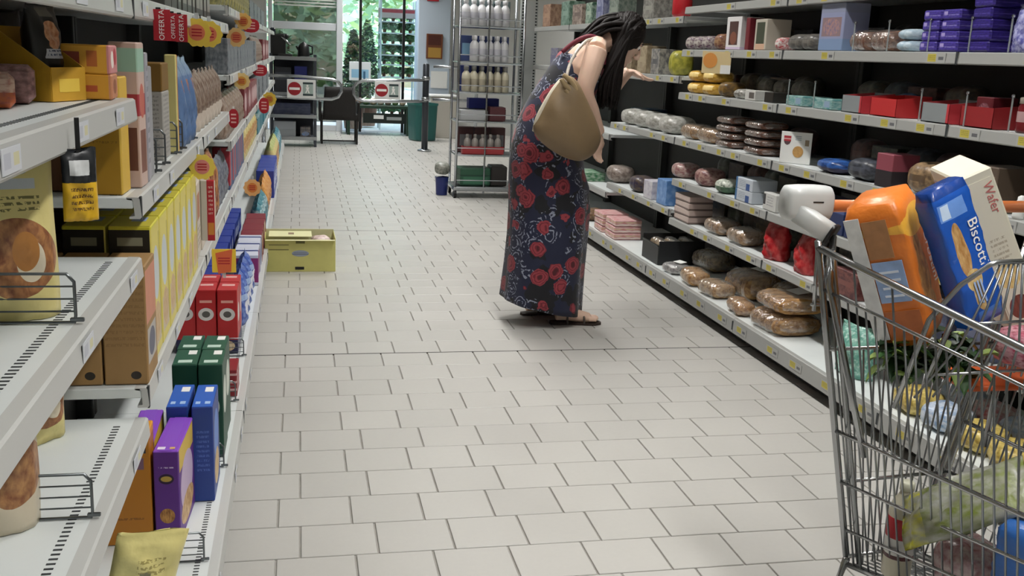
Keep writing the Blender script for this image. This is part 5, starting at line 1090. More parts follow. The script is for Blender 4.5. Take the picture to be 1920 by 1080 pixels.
for sx in (-1, 1):
    for sy in (-1, 1): MB().lathe([(.012, -.012), (.04, -.013), (.04, .013), (.012, .012)], 14, T=Matrix.Translation((sx*wr_/2, sy*.18, .0412)) @ Matrix.Rotation(R(90), 4, 'Y')).build('castor', M_black, t)
btm = MB().lathe([(.03, 0), (.036, .006), (.036, .135), (.032, .165), (.014, .19), (.012, .2), (.018, .202), (.018, .235), (.012, .24)], 12).mesh('bottle', mat('white_bottle', 'd6d6d8', .35, layers=[('band', 'z', .2, .5, 'c4c4cc')]), True)
btc = MB().lathe([(.03, 0), (.036, .006), (.036, .135), (.032, .165), (.014, .19), (.012, .2), (.018, .202), (.018, .235), (.012, .24)], 12).mesh('bottle', mat('cream_bottle', 'c8c2ac', .35, layers=[('band', 'z', .2, .5, 'b0a894'), ('band', 'z', .8, 1.1, '8a8a86')]), True)
bts = MB().lathe([(.03, 0), (.034, .006), (.034, .10), (.03, .125), (.014, .145), (.012, .15), (.016, .152), (.016, .175), (.012, .18)], 12).mesh('bottle', mat('grey_bottle', '9a948e', .35, layers=[('band', 'z', .0, .3, 'c8c4c0')]), True)
XM = (Xa+Xb)/2
row('detergent_bottle', btm, 'white bottle on the top level of the wire rack', 'bottle', [(Xa+.07+.075*k, YR-.13+.09*j, zl_[5]+.011) for k in range(6) for j in range(2)], 'white bottles on the top rack level')
row('detergent_bottle', btm, 'white bottle on the second rack level from the top', 'bottle', [(Xa+.16+.072*k, YR-.13+.09*j, zl_[4]+.011) for k in range(5) for j in range(2)], 'white bottles on the second rack level')
row('detergent_bottle', btc, 'cream bottle on the middle rack level', 'bottle', [(Xa+.09+.075*k, YR-.13+.09*j, zl_[3]+.011) for k in range(6) for j in range(2)], 'cream bottles on the middle rack level')
row('detergent_bottle', bts, 'grey bottle in the red tray on the lower rack level', 'bottle', [(Xa+.12+.075*k, YR-.10, zl_[1]+.017) for k in range(5)], 'grey bottles in the red tray')
t = thing('bottle_tray', 'red tray of grey bottles on the lower rack level', 'box', (Xa+.27, YR-.1, zl_[1]+.011))
mt_ = mat('tray_red_far', 'a83a3e', .5); MB().box((0, 0, .002), (.4, .1, .004)).build('tray_floor', mt_, t); MB().box((0, -.05, .035), (.4, .004, .07)).build('front_wall', mt_, t); MB().box((0, .05, .035), (.4, .004, .07)).build('back_wall', mt_, t)
for s in (-1, 1): MB().box((s*.2, 0, .035), (.004, .1, .07)).build('side_wall', mt_, t)
row('cleaner_box', box_mesh((.10, .03, .16), mat('blue_pack_rack', '2a3c9a', .4, layers=[('rect', 'xz', .1, .9, .2, .8, '4f6ac8')])), 'blue box in the back row of the wire rack', 'box', [(Xa+.22+.11*k, YR+.03, zl_[4]+.011) for k in range(3)], 'blue boxes on the wire rack')
row('cleaner_box', box_mesh((.3, .12, .10), mat('navy_low_box', '1f2a80', .45)), 'low navy box behind the white carton on the wire rack', 'box', [(Xa+.30, YR+.13, zl_[2]+.1125)])
row('cleaner_box', box_mesh((.26, .2, .095), mat('white_low_box', 'b4b6b8', .5)), 'low white carton on the wire rack', 'box', [(Xa+.17, YR-.06, zl_[2]+.011)])
row('cleaner_box', box_mesh((.15, .2, .13), mat('maroon_low_box', '5a3034', .5)), 'maroon box beside the low white carton on the wire rack', 'box', [(Xa+.40, YR-.06, zl_[2]+.011)])
row('crate', box_mesh((.30, .25, .17), mat('green_crate', '2f5a44', .5, layers=[('band', 'z', .55, .62, '1f4032'), ('rect', 'xz', .1, .9, .1, .5, '3f7258')]), .01), 'green crate at the bottom of the wire rack', 'crate', [(Xa+.20, YR-.02, zl_[0]+.011)])
row('crate', box_mesh((.16, .25, .19), mat('dark_crate', '2a2624', .5), .01), 'dark crate beside the green one at the bottom of the wire rack', 'crate', [(Xa+.44, YR-.02, zl_[0]+.011)])
for li, (z_, cs_) in enumerate(zip(zl_[1:], ('5a3a3c', '2c2c34', '23306e', '3a4a7a', '6a7a7c'))):
    row('stock_box', box_mesh((.15, .12, .24 if li not in (1,) else .1), mat('stock_'+cs_, cs_, .5, layers=[('rect', 'xz', .1, .9, .25, .7, ('8a8a8e', '45454e', '2f3f8a', '7fa8c4', '8ac0b4')[li])])), 'box in the back row of the wire rack, %s level' % ('lower', 'low', 'middle', 'second', 'top')[li], 'box', [(Xa+.13+.16*k, YR+(.13 if li != 3 else .13), z_+.011) for k in range(3)], 'stock boxes, %s rack level' % ('lower', 'low', 'middle', 'second', 'top')[li])
t = thing('bucket', 'navy bucket on the floor beside the wire rack', 'bucket', (aty(838, 352, YR-.1).x-.035, YR+.02, 0))
MB().lathe([(.055, .003), (.065, .17), (.07, .172), (.07, .18), (.062, .18), (.05, .02)], 18).build('body', mat('navy_plastic', '1c2a6a', .4), t, smooth=False); MB().tube([(-.068, 0, .165), (-.05, -.05, .19), (0, -.075, .2), (.05, -.05, .19), (.068, 0, .165)], .004, 6).build('handle', M_white, t)
put('mop_head_pack', loaf_mesh((.14, .16, .12), dk('grey_mop', '9a9a92', '6a6e66'), 3), 'grey wrapped pack resting on the navy bucket', 'package', (aty(838, 352, YR-.1).x-.035, YR+.02, .204), 0)
# ---------------------------------------------------------------- shop front
M_frame = mat('white_frame', 'd4d9de', .4); M_glass = glass('pane_glass'); M_glass2 = glass('tinted_glass', (.34, .36, .35), .16)
YW = 17.3
def wx(px, py=60): return aty(px, py, YW).x
def wz(py, px=600): return aty(px, py, YW).z
xf0, xf1, xo1, xc1 = wx(507), wx(640), wx(782), wx(842)
# wall parts around the openings
struct('wall_back', MB().box(((XL+xf0)/2-.03, YW+.1, ZC/2), (xf0-XL-.06, .2, ZC)).box(((xc1+XR)/2, YW+.1, ZC/2), (XR-xc1, .2, ZC)).box(((xf0+xc1)/2, YW+.1, (2.75+ZC)/2), (xc1-xf0, .2, ZC-2.75)), M_wall)
struct('trim_1', MB().box(((xo1+xc1)/2, YW, 1.375), (xc1-xo1, .35, 2.75), .01), mat('column_white', 'bccad8', .6))
# window_1: framed panel left of the entrance
wn = struct('window_1', MB().box((xf0, YW, 1.375), (.07, .1, 2.75), .006).box((xf1-.03, YW, 1.375), (.10, .12, 2.75), .006).box(((xf0+xf1)/2, YW, wz(50)), (xf1-xf0, .08, .12), .006).box(((xf0+xf1)/2, YW, .05), (xf1-xf0, .08, .1), .006).box(((xf0+xf1)/2, YW, 2.70), (xf1-xf0, .08, .1), .006), M_frame)
MB().box(((xf0+xf1)/2, YW, (wz(50)+.1)/2), (xf1-xf0-.1, .012, wz(50)-.2)).build('pane', M_glass2, wn)
MB().box(((xf0+xf1)/2, YW, (wz(50)+2.7)/2), (xf1-xf0-.1, .012, 2.58-wz(50))).build('pane', M_glass2, wn)
for k in range(5): MB().box(((xf0+xf1)/2, YW-.012, wz(12)+.03*k*1.6), (xf1-xf0-.14, .002, .022)).build('window_stripe', M_white, wn)
# window_2: open glazed entrance with slim mullions
w2 = struct('window_2', MB().box(((xf1+xo1)/2, YW, 2.70), (xo1-xf1, .08, .1), .004).box((wx(676), YW, 1.375), (.045, .06, 2.75), .004).box((wx(757), YW, 1.375), (.045, .06, 2.75), .004), M_black)
for a, b in ((xf1, wx(676)), (wx(676), wx(757)), (wx(757), xo1)): MB().box(((a+b)/2, YW, 1.35), (b-a-.07, .01, 2.6)).build('pane', M_glass, w2)
# things on and by the column
def onwall(name, px0, py0, px1, py1, Y, d, m, label, cat):
    a, b = aty(px0, py0, Y), aty(px1, py1, Y); o = MB().box((0, 0, 0), (b.x-a.x, d, a.z-b.z), .004).build(name, m, None, ((a.x+b.x)/2, Y, (a.z+b.z)/2)); return tag(o, label, cat)
onwall('notice_box', 800, 63, 829, 111, YW-.21, .06, mat('notice_brown', '6a3a22', .4, layers=[('rect', 'xz', .1, .9, .05, .45, 'a8823a'), ('rect', 'xz', .1, .9, .55, .95, '4a2018')]), 'brown and gold notice box fixed to the white column', 'sign')
onwall('notice_sheet', 808, 133, 838, 166, YW-.19, .004, M_paper, 'white paper sheet on the column beside the gate post', 'sign')
onwall('fire_sign', 801, -8, 823, 3, YW-.19, .006, M_red, 'small red sign high on the white column', 'sign')
t = thing('counter', 'cream counter end below the paper sheet', 'counter', (wx(828)-.05, YW-.62, 0))
MB().box((0, 0, .33), (.42, .5, .66), .01).build('body', mat('counter_cream', 'bfbab0', .5), t); MB().box((0, 0, .675), (.46, .54, .03), .006).build('worktop', M_white, t)
# low cabinet and goods inside the entrance
t = thing('produce_table', 'dark green produce table below the right no entry sign', 'table', (wx(706), YW-.45, 0))
gmx = mat('produce_green', '1c3a2a', .5); MB().box((0, 0, .46), (1.05, .5, .05), .006).build('table_top', gmx, t)
for s in (-1, 1):
    for y in (-.2, .2): MB().box((s*.48, y, .22), (.05, .05, .44), .004).build('leg', gmx, t)
MB().box((.1, -.235, .28), (.7, .015, .16)).build('front_board', mat('produce_board', '0e1a16', .5), t); MB().box((.0, -.245, .30), (.16, .004, .06)).build('price_card', M_white, t); MB().box((.25, -.245, .28), (.24, .004, .05)).build('price_card', mat('card_grey', '9aa0a0', .6), t)
rrp = random.Random(3); prod = [MB().lathe([(.001, 0), (.04, .012), (.055, .045), (.045, .085), (.012, .1)], 12).mesh('fruit', mat('fruit%d' % k, c, .4), True) for k, c in enumerate(('c8beb0', '8a7a6a', '5a7a4a', 'b8a890'))]
for k in range(22): put('fruit', prod[k % 4], ['pale round fruit on the produce table', 'brown fruit on the produce table', 'green fruit on the produce table', 'tan fruit on the produce table'][k % 4], 'fruit', (wx(706)-.44+.118*(k % 8)+.02*(k//8), YW-.62+.125*(k//8), .486), 0, ['pale fruit', 'brown fruit', 'green fruit', 'tan fruit'][k % 4])
onwall('poster', 655, 115, 695, 152, YW-.012, .012, mat('poster_blue', 'dfe6ea', .5, layers=[('rect', 'xz', .1, .9, .15, .6, '8fc0de'), ('rect', 'xz', .45, .55, .2, .6, '2f5a7e'), ('rect', 'xz', .65, .75, .1, .5, '3a6a8e')]), 'white and light blue poster at the entrance glass', 'poster')
# outside: paving, hedge, plant rack, potted shrubs, trees
struct('pavement', MB().box((2, YW+11.2, -.08), (40, 22, .1)), mat('pavement', 'cfcabd', .8, noise=(2, .05)))
def leafball(name, label, cat, loc, rx, rz_, n, ms, ls, group=None, trunk=True, seed=0, cone=0.):
    t = thing(name, label, cat, loc, 0, group); rd = random.Random(seed)
    for mi, m in enumerate(ms):
        vv = []; ff = []
        for k in range(n//len(ms)):
            while True:
                p = Vector((rd.uniform(-1, 1), rd.uniform(-1, 1), rd.uniform(-1, 1)))
                if p.length < 1: break
            p = p.normalized()*(p.length**.5); s_ = (1-cone*(p.z*.5+.5))
            c = Vector((p.x*rx*s_, p.y*rx*s_, rz_*(1+p.z))); a = Vector((rd.uniform(-1, 1), rd.uniform(-1, 1), rd.uniform(-.5, .5))).normalized(); b = a.cross(Vector((rd.uniform(-1, 1), rd.uniform(-1, 1), rd.uniform(-1, 1)))).normalized()
            i = len(vv); l_ = ls*rd.uniform(.6, 1.3); vv += [tuple(c+a*l_), tuple(c+b*l_*.4), tuple(c-a*l_), tuple(c-b*l_*.4)]; ff.append((i, i+1, i+2, i+3))
        mb = MB(); mb.add(vv, ff); tag(mb.build('foliage', m, t, (0, 0, .45 if trunk else .0), fixn=False), kind='stuff')
    if trunk: MB().tube([(0, 0, 0), (.02, 0, .3), (0, .02, .45+rz_)], [.03*max(1, rx), .025*max(1, rx), .012], 8).build('trunk', mat('bark', '4a3a2c', .8), t)
    return t
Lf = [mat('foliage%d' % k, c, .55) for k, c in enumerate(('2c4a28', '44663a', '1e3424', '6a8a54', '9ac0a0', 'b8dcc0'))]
def pot(t, r, h, c='6a4434'): MB().lathe([(r*.75, 0), (r, h*.9), (r*1.08, h*.9), (r*1.08, h), (r*.9, h), (r*.8, h*.7)], 18).build('pot', mat('terracotta_'+c, c, .7), t)
for i, (px, Y, rx, rz_) in enumerate([(663, 18.0, .24, .62), (688, 18.75, .26, .72), (674, 19.5, .3, .5)]):
    x = aty(px, 150, Y).x; t = leafball('potted_shrub', ['dark conical shrub just right of the white door frame', 'dark tall shrub beside the plant rack outside', 'low dark shrub behind the two tall ones outside'][i], 'plant', (x, Y, 0), rx, rz_, 1500, Lf[:4], .045, 'dark shrubs outside', True, i, .6); pot(t, .2, .4)
# plant rack: posts, shelves, each plant its own pot
rx0, rx1, YP = aty(712, 100, 18.1).x, aty(776, 100, 18.1).x, 18.1
t = thing('plant_rack', 'tiered white rack of green plants outside the entrance', 'shelf', ((rx0+rx1)/2, YP, 0)); wp = rx1-rx0
zs_ = [aty(745, y, YP).z for y in (145, 122, 104, 84, 63, 42)]
zs_ = [.25]+zs_
for sx in (-1, 1):
    for sy in (-1, 1): MB().box((sx*wp/2, sy*.2, 1.1), (.03, .03, 2.2)).build('post', M_frame, t)
for z in zs_: MB().box((0, 0, z), (wp, .4, .02), .003).build('shelf', M_frame, t)
MB().box((0, -.2, aty(745, 26, YP).z), (wp+.1, .02, .16), .004).build('header_board', mat('header_red', 'c8b4b0', .5, layers=[('rect', 'xz', .05, .9, .55, .9, 'b8404a')]), t)
k = 0
for zi, z in enumerate(zs_[:-1] + zs_[-1:]):
    for j in range(4):
        x = rx0+wp*(j+.5)/4; p_ = leafball('potted_plant', 'small green potted plant on the plant rack outside', 'plant', (x, YP-.03, z+.0105), .08, .055, 170, [Lf[(3, 4, 1, 3)[k % 4]], Lf[(4, 3, 4)[k % 3]]], .055, 'potted plants on the outside rack', False, 40+k)
        for c_ in p_.children: c_.location.z = .05
        pot(p_, .035, .06, '7a4a34' if k % 3 else '8a8a80'); k += 1
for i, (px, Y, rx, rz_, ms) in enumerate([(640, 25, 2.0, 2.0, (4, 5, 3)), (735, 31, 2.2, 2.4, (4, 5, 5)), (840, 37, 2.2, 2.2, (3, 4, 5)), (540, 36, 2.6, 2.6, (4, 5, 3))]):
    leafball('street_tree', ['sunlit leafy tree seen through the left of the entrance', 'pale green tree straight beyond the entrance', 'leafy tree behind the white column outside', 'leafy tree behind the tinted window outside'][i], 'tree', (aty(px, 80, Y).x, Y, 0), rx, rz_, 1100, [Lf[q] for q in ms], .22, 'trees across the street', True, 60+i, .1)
# yellow carton on the floor
c0, c1 = atz(497, 510, 0), atz(628, 510, 0); wq = c1.x-c0.x; hq = .222; dq = .27
t = thing('floor_carton', 'open yellow cardboard carton with blue oval logo on the floor', 'box', ((c0.x+c1.x)/2, c0.y+dq/2, .0025), .01)
km = mat('yellow_card', 'cdc97a', .6, noise=(15, .04)); ki = mat('yellow_card_in', 'd9d8a8', .65)
MB().box((0, 0, .002), (wq, dq, .004)).build('carton_floor', ki, t)
MB().box((0, -dq/2, hq/2-.01), (wq, .004, hq-.02), .001).build('front_wall', km, t); MB().box((0, dq/2, hq/2), (wq, .004, hq), .001).build('back_wall', ki, t)
for s in (-1, 1): MB().box((s*wq/2, 0, hq/2-.005), (.004, dq, hq-.01), .001).build('side_wall', km, t)
MB().box((-.06, .02, hq-.012), (wq*.62, dq*.72, .004), .001).build('flap', ki, t); MB().box((0, -dq/2-.012, hq-.022), (wq*.99, .03, .004), .001).build('front_lip', mat('yellow_card_edge', 'e2e0b0', .6), t)
MB().box((-.005, -dq/2-.0022, .022), (.055, .003, .018)).build('hand_hole', M_black, t); MB().box((-.0, -dq/2-.0022, hq-.035), (.055, .003, .018)).build('hand_hole', mat('card_shadow', '6a6838', .7), t)
MB().prism([(a_*.052, b_*.02) for a_, b_ in superellipse(1, 1, 24, 2)], -.001, .0005).build('oval_logo', mat('oval_print', '9aa4b4', .5, layers=[('band', 'z', .3, .45, '6a7486'), ('rect', 'xz', .1, .9, .55, .68, '7a8496')]), t, (0, -dq/2-.0022, hq*.52))
for k in (0, 1): MB().box((-.13, -dq/2-.0022, hq*.76-.03*k), (.12, .0008, .007)).build('print_line', mat('card_print', '8a8650', .6), t)
MB().box((-.055, .02, hq-.009), (.035, .06, .001)).build('flap_window', mat('card_window', '8a7458', .6), t)
put('pastry_pack', loaf_mesh((.12, .14, .1), mat('pale_pink_pack', 'dcc8c4', .35, layers=[('noise', 4, .6, '9a7a70')])), 'pale pink pack lying inside the open yellow carton', 'package', ((c0.x+c1.x)/2+.13, c0.y+dq/2, .105), .2)
put('pastry_pack', loaf_mesh((.14, .36, .09), mat('brown_pack_in', '6a5444', .4)), 'brown pack at the bottom of the open yellow carton', 'package', ((c0.x+c1.x)/2-.02, c0.y+dq/2, .008), R(90))
# ================================================================ WOMAN bending to the right-hand shelf
YWm = 5.03
person = thing('person', 'person with long dark hair in a floral maxi dress bending toward the right shelf', 'person', (1.36, YWm, 0))
PO = Vector((1.36, YWm, 0))
def wp_(x, y, dy=0.): return aty(x, y, YWm+dy)-PO
M_skin = mat('skin', 'd6b5a0', .5, noise=(8, .04)); M_skin.node_tree.nodes['Principled BSDF'].inputs['Subsurface Weight'].default_value = .08
M_skin.node_tree.nodes['Principled BSDF'].inputs['Subsurface Radius'].default_value = (.02, .008, .004)
def ellip(mb, c, ax, n=14, m=10):
    """ellipsoid with axis vectors ax"""
    rings = []
    for i in range(1, m):
        t = math.pi*i/m; rings.append([tuple(c+ax[0]*(math.sin(t)*math.cos(2*math.pi*k/n))+ax[1]*(math.sin(t)*math.sin(2*math.pi*k/n))+ax[2]*math.cos(t)) for k in range(n)])
    return mb.loft(rings)
def dense(pts, rs, k=5):
    """Catmull-Rom resample of a limb path with radii"""
    P, Q = [], []
    for i in range(len(pts)-1):
        p0 = pts[max(0, i-1)]; p1 = pts[i]; p2 = pts[i+1]; p3 = pts[min(len(pts)-1, i+2)]
        for j in range(k):
            t = j/k; P.append(.5*((2*p1)+(p2-p0)*t+(2*p0-5*p1+4*p2-p3)*t*t+(3*p1-p0-3*p2+p3)*t**3)); Q.append(rs[i]+(rs[i+1]-rs[i])*t)
    P.append(pts[-1]); Q.append(rs[-1]); return P, Q
bd = MB()
def limb(pts, rs, n=12): P, Q = dense(pts, rs); bd.tube(P, Q, n)
floor_r = atz(1120, 606, 0)-PO; floor_l = atz(988, 592, 0)-PO
# trunk
limb([wp_(1022, 285), wp_(1030, 240), wp_(1060, 180), wp_(1092, 130), wp_(1112, 100)], [.13, .13, .105, .115, .09], 16)
for dy in (-.07, .07): limb([wp_(1030, 250, dy), wp_(1060, 182, dy*.7), wp_(1094, 128, dy*1.2), wp_(1114, 98, dy*1.6)], [.11, .085, .09, .06])
limb([wp_(1117, 96, -.165), wp_(1118, 88, -.08), wp_(1120, 86, .08), wp_(1124, 92, .165)], [.052, .055, .055, .052])
limb([wp_(1116, 92), wp_(1138, 76), wp_(1160, 68)], [.058, .05, .05])
# head: faces right and down
hc = wp_(1172, 72); fdir = Vector((.80, -.10, -.60)).normalized(); hup = Vector((.60, 0, .80)); hup = (hup-fdir*hup.dot(fdir)).normalized(); hsd = hup.cross(fdir)
ellip(bd, hc, (fdir*.094, hsd*.076, hup*.105))
ellip(bd, hc+fdir*.028-hup*.062, (fdir*.062, hsd*.056, hup*.058))            # jaw
ellip(bd, hc+fdir*.074-hup*.104, (fdir*.02, hsd*.024, hup*.018))             # chin
bd.tube([hc+fdir*.088+hup*.012, hc+fdir*.104-hup*.014, hc+fdir*.114-hup*.036, hc+fdir*.098-hup*.046], [.009, .011, .014, .010], 8)   # nose
ellip(bd, hc+fdir*.091-hup*.066, (fdir*.010, hsd*.024, hup*.007)); ellip(bd, hc+fdir*.089-hup*.078, (fdir*.010, hsd*.021, hup*.008))    # lips
ellip(bd, hc+fdir*.078+hup*.022, (fdir*.014, hsd*.05, hup*.012))             # brow
for s in (-1, 1): ellip(bd, hc+hsd*.076*s-hup*.012-fdir*.01, (fdir*.018, hsd*.008, hup*.03))   # ears
# right arm (near), left arm (far, reaching to the shelf)
ra = [wp_(1119, 94, -.17), wp_(1108, 130, -.20), wp_(1097, 172, -.215), wp_(1108, 208, -.19), wp_(1124, 250, -.15)]
limb(ra, [.056, .052, .044, .042, .028], 14)
la = [wp_(1126, 92, .17), wp_(1136, 130, .25), wp_(1146, 165, .28), wp_(1162, 150, .26), wp_(1180, 132, .24)]
limb(la, [.054, .049, .042, .038, .027], 14)
def hand(wr_pt, d, nrm, size=1., curl=.7, thumb=1):
    """palm and five bent fingers; d = direction of the fingers, nrm = back of the hand"""
    d = d.normalized(); nrm = (nrm-d*nrm.dot(d)).normalized(); sd = d.cross(nrm)
    pal = wr_pt+d*.045*size
    ellip(bd, pal, (d*.052*size, sd*.040*size, nrm*.017*size))
    for i, (o_, L_) in enumerate(((-.029, .068), (-.010, .078), (.010, .073), (.028, .058))):
        b0 = pal+d*.036*size+sd*o_*size; P_ = [b0-d*.02*size]; dirv = d.copy(); L_ *= size
        for j, f in enumerate((.42, .33, .25)):
            P_.append(P_[-1]+dirv*(L_*f+(.02*size if j == 0 else 0))); dirv = (Matrix.Rotation(curl*(.6+.3*j), 3, sd) @ dirv)
        bd.tube(P_, [.0098*size, .0092*size, .0085*size, .007*size], 8)
    tb0 = pal-d*.018*size-sd*.030*thumb*size; t1 = tb0+(d*.022-sd*.026*thumb-nrm*.008)*size; t2 = t1+(d*.026-sd*.006*thumb-nrm*.012)*size
    bd.tube([tb0+sd*.012*thumb*size, t1, t2], [.013*size, .0105*size, .008*size], 8)
hand(ra[-1], wp_(1118, 300, -.16)-ra[-1], Vector((.6, -.7, .1)), 1., .75, 1)
hand(la[-1], Vector((.85, .1, -.35)), Vector((.2, 0, 1)), 1., .35, -1)
# legs and feet
limb([wp_(1022, 275, -.085), wp_(1048, 400, -.07), wp_(1050, 480, -.07), floor_r+Vector((-.17, .0, .09))], [.10, .066, .058, .036])
limb([wp_(1012, 275, .085), wp_(1010, 400, .10), wp_(1003, 480, .11), floor_l+Vector((.03, .02, .10))], [.10, .066, .058, .036])
def foot(heel, d):
    d = d.normalized(); sd = Vector((-d.y, d.x, 0)); P_ = [heel+Vector((0, 0, .045)), heel+d*.05+Vector((0, 0, .052)), heel+d*.12+Vector((0, 0, .042)), heel+d*.185+Vector((0, 0, .03))]
    bd.tube(P_, [.03, .036, .034, .027], 12)
    for k, (o_, L_) in enumerate(((-.027, .050), (-.010, .046), (.004, .041), (.017, .035), (.028, .028))):
        o_ = -o_
        bd.tube([heel+d*.175+sd*o_+Vector((0, 0, .028)), heel+d*(.19+L_*.6)+sd*o_*1.05+Vector((0, 0, .027)), heel+d*(.19+L_)+sd*o_*1.05+Vector((0, 0, .022))], [.013 if k else .015, .011 if k else .014, .008], 8)
hr = floor_r+Vector((-.235, .0, .004)); hl = floor_l+Vector((-.005, .02, .004)); dr_, dl_ = Vector((1, -.08, 0)), Vector((.98, .1, 0))
foot(hr, dr_); foot(hl, dl_)
tmp = bd.build('body_raw', M_skin)
rm = tmp.modifiers.new('r', 'REMESH'); rm.mode = 'VOXEL'; rm.voxel_size = .0055; rm.use_smooth_shade = True
sm = tmp.modifiers.new('s', 'SMOOTH'); sm.factor = .5; sm.iterations = 5
dg = bpy.context.evaluated_depsgraph_get(); bmsh = bpy.data.meshes.new_from_object(tmp.evaluated_get(dg)); bpy.data.objects.remove(tmp)
bmsh.name = 'body'; bmsh.materials.clear(); bmsh.materials.append(M_skin); bmsh.polygons.foreach_set('use_smooth', [True]*len(bmsh.polygons))
link(bpy.data.objects.new('body', bmsh), person)
for s in (-1, 1):
    e = ellip(MB(), hc+fdir*.078+hsd*.03*s+hup*.002, (fdir*.0115, hsd*.0125, hup*.0115)).build('eye', mat('eye_white', 'e4e0da', .2), person, smooth=True)
    ellip(MB(), hc+fdir*.0865+hsd*.03*s-hup*.002, (fdir*.0045, hsd*.006, hup*.006)).build('iris', mat('iris_brown', '2a1a12', .2), e, smooth=True)
    bdw = MB().tube([hc+fdir*.090+hsd*(.012*s)+hup*.022, hc+fdir*.088+hsd*(.03*s)+hup*.029, hc+fdir*.078+hsd*(.05*s)+hup*.022], [.003, .004, .002], 6); bdw.build('eyebrow', mat('hair_dark', '1b1210', .5), person)
# dress
def dress_mat():
    m = mat('floral_dress', '141a36', .75); nt = m.node_tree; N = nt.nodes; Lk = nt.links; b = N['Principled BSDF']
    tc = N.new('ShaderNodeTexCoord')
    def vor(scale, thr_lo, thr_hi, off):
        mp = N.new('ShaderNodeMapping'); mp.inputs['Location'].default_value = off; Lk.new(tc.outputs['Object'], mp.inputs['Vector'])
        nz = N.new('ShaderNodeTexNoise'); nz.inputs['Scale'].default_value = 24; Lk.new(mp.outputs[0], nz.inputs['Vector'])
        mx = N.new('ShaderNodeMix'); mx.data_type = 'VECTOR'; mx.inputs['Factor'].default_value = .035; Lk.new(mp.outputs[0], mx.inputs[4]); Lk.new(nz.outputs['Color'], mx.inputs[5])
        v = N.new('ShaderNodeTexVoronoi'); v.inputs['Scale'].default_value = scale; v.inputs['Randomness'].default_value = .75; Lk.new(mx.outputs[1], v.inputs['Vector'])
        return v
    cur = None
    def mixc(fac, c):
        nonlocal cur
        x = N.new('ShaderNodeMix'); x.data_type = 'RGBA'; Lk.new(fac, x.inputs['Factor'])
        if cur is None: x.inputs['A'].default_value = lin('141a36')
        else: Lk.new(cur, x.inputs['A'])
        x.inputs['B'].default_value = lin(c); cur = x.outputs['Result']
    def M2(op, a, bb):
        x = N.new('ShaderNodeMath'); x.operation = op
        for i, q in enumerate((a, bb)):
            if isinstance(q, float): x.inputs[i].default_value = q
            else: Lk.new(q, x.inputs[i])
        return x.outputs[0]
    # black patches, pale outline leaves, then red flowers with dark hearts
    n0 = N.new('ShaderNodeTexNoise'); n0.inputs['Scale'].default_value = 9; Lk.new(tc.outputs['Object'], n0.inputs['Vector']); mixc(M2('GREATER_THAN', n0.outputs['Fac'], .54), '0a0b14')
    v2 = vor(13., 0, 0, (.31, .17, .05)); sp2 = N.new('ShaderNodeSeparateColor'); Lk.new(v2.outputs['Color'], sp2.inputs[0])
    rg = M2('GREATER_THAN', M2('SINE', M2('MULTIPLY', v2.outputs['Distance'], 34.), 0.), .55); wn = N.new('ShaderNodeTexNoise'); wn.inputs['Scale'].default_value = 50; Lk.new(tc.outputs['Object'], wn.inputs['Vector'])
    mixc(M2('MULTIPLY', M2('MULTIPLY', rg, M2('GREATER_THAN', sp2.outputs[0], .45)), M2('GREATER_THAN', wn.outputs['Fac'], .47)), '8a90a2')
    v1 = vor(10.5, 0, 0, (0, 0, 0)); sp1 = N.new('ShaderNodeSeparateColor'); Lk.new(v1.outputs['Color'], sp1.inputs[0]); has = M2('GREATER_THAN', sp1.outputs[0], .22)
    rad = M2('ADD', M2('MULTIPLY', sp1.outputs[1], .16), .36)
    mixc(M2('MULTIPLY', has, M2('LESS_THAN', v1.outputs['Distance'], rad)), '93353f')
    rim = M2('GREATER_THAN', M2('SINE', M2('MULTIPLY', v1.outputs['Distance'], 52.), 0.), .45); mixc(M2('MULTIPLY', M2('MULTIPLY', has, M2('LESS_THAN', v1.outputs['Distance'], rad)), rim), '6b1b28')
    mixc(M2('MULTIPLY', has, M2('LESS_THAN', v1.outputs['Distance'], .13)), '4a0d18')
    Lk.new(cur, b.inputs['Base Color']); b.inputs['Sheen Weight'].default_value = .15
    return m
M_dress = dress_mat()
def ring(l, r, dep, n=40, fold=0., ph=0., dyc=0.):
    L_, R_ = wp_(*l, dyc), wp_(*r, dyc); c = (L_+R_)/2; h = (R_-L_)/2; o = []
    for k in range(n):
        t = 2*math.pi*k/n; f = 1+fold*(math.sin(5*t+ph)+.6*math.sin(9*t+1.7*ph+1))
        o.append(tuple(c+h*math.cos(t)*f+Vector((0, 1, 0))*math.sin(t)*dep*f))
    return o
keys = [((942, 557), (1086, 586), .19, .045), ((945, 530), (1088, 548), .19, .042), ((949, 495), (1091, 505), .19, .036), ((954, 440), (1097, 445), .19, .03), ((956, 390), (1102, 392), .19, .024), ((956, 345), (1100, 350), .19, .018), ((957, 305), (1092, 322), .19, .012), ((962, 262), (1088, 292), .185, .007),
        ((974, 222), (1088, 262), .17, .005), ((992, 186), (1092, 228), .15, .005), ((1014, 152), (1106, 192), .15, .003), ((1036, 120), (1122, 158), .155, .002), ((1052, 97), (1130, 132), .15, .0)]
rings = []
for i in range(len(keys)-1):
    a, b = keys[i], keys[i+1]
    for j in range(3):
        u = j/3; lp = lambda p, q: (p[0]+(q[0]-p[0])*u, p[1]+(q[1]-p[1])*u)
        rings.append(ring(lp(a[0], b[0]), lp(a[1], b[1]), a[2]+(b[2]-a[2])*u, 56, a[3]+(b[3]-a[3])*u, .6+.12*(i+u)))
rings.append(ring(*keys[-1][:3], 56))
d_ = MB().loft(rings, cap=False).build('dress', M_dress, person, smooth=True)
sol = d_.modifiers.new('t', 'SOLIDIFY'); sol.thickness = .004; sol.offset = 1
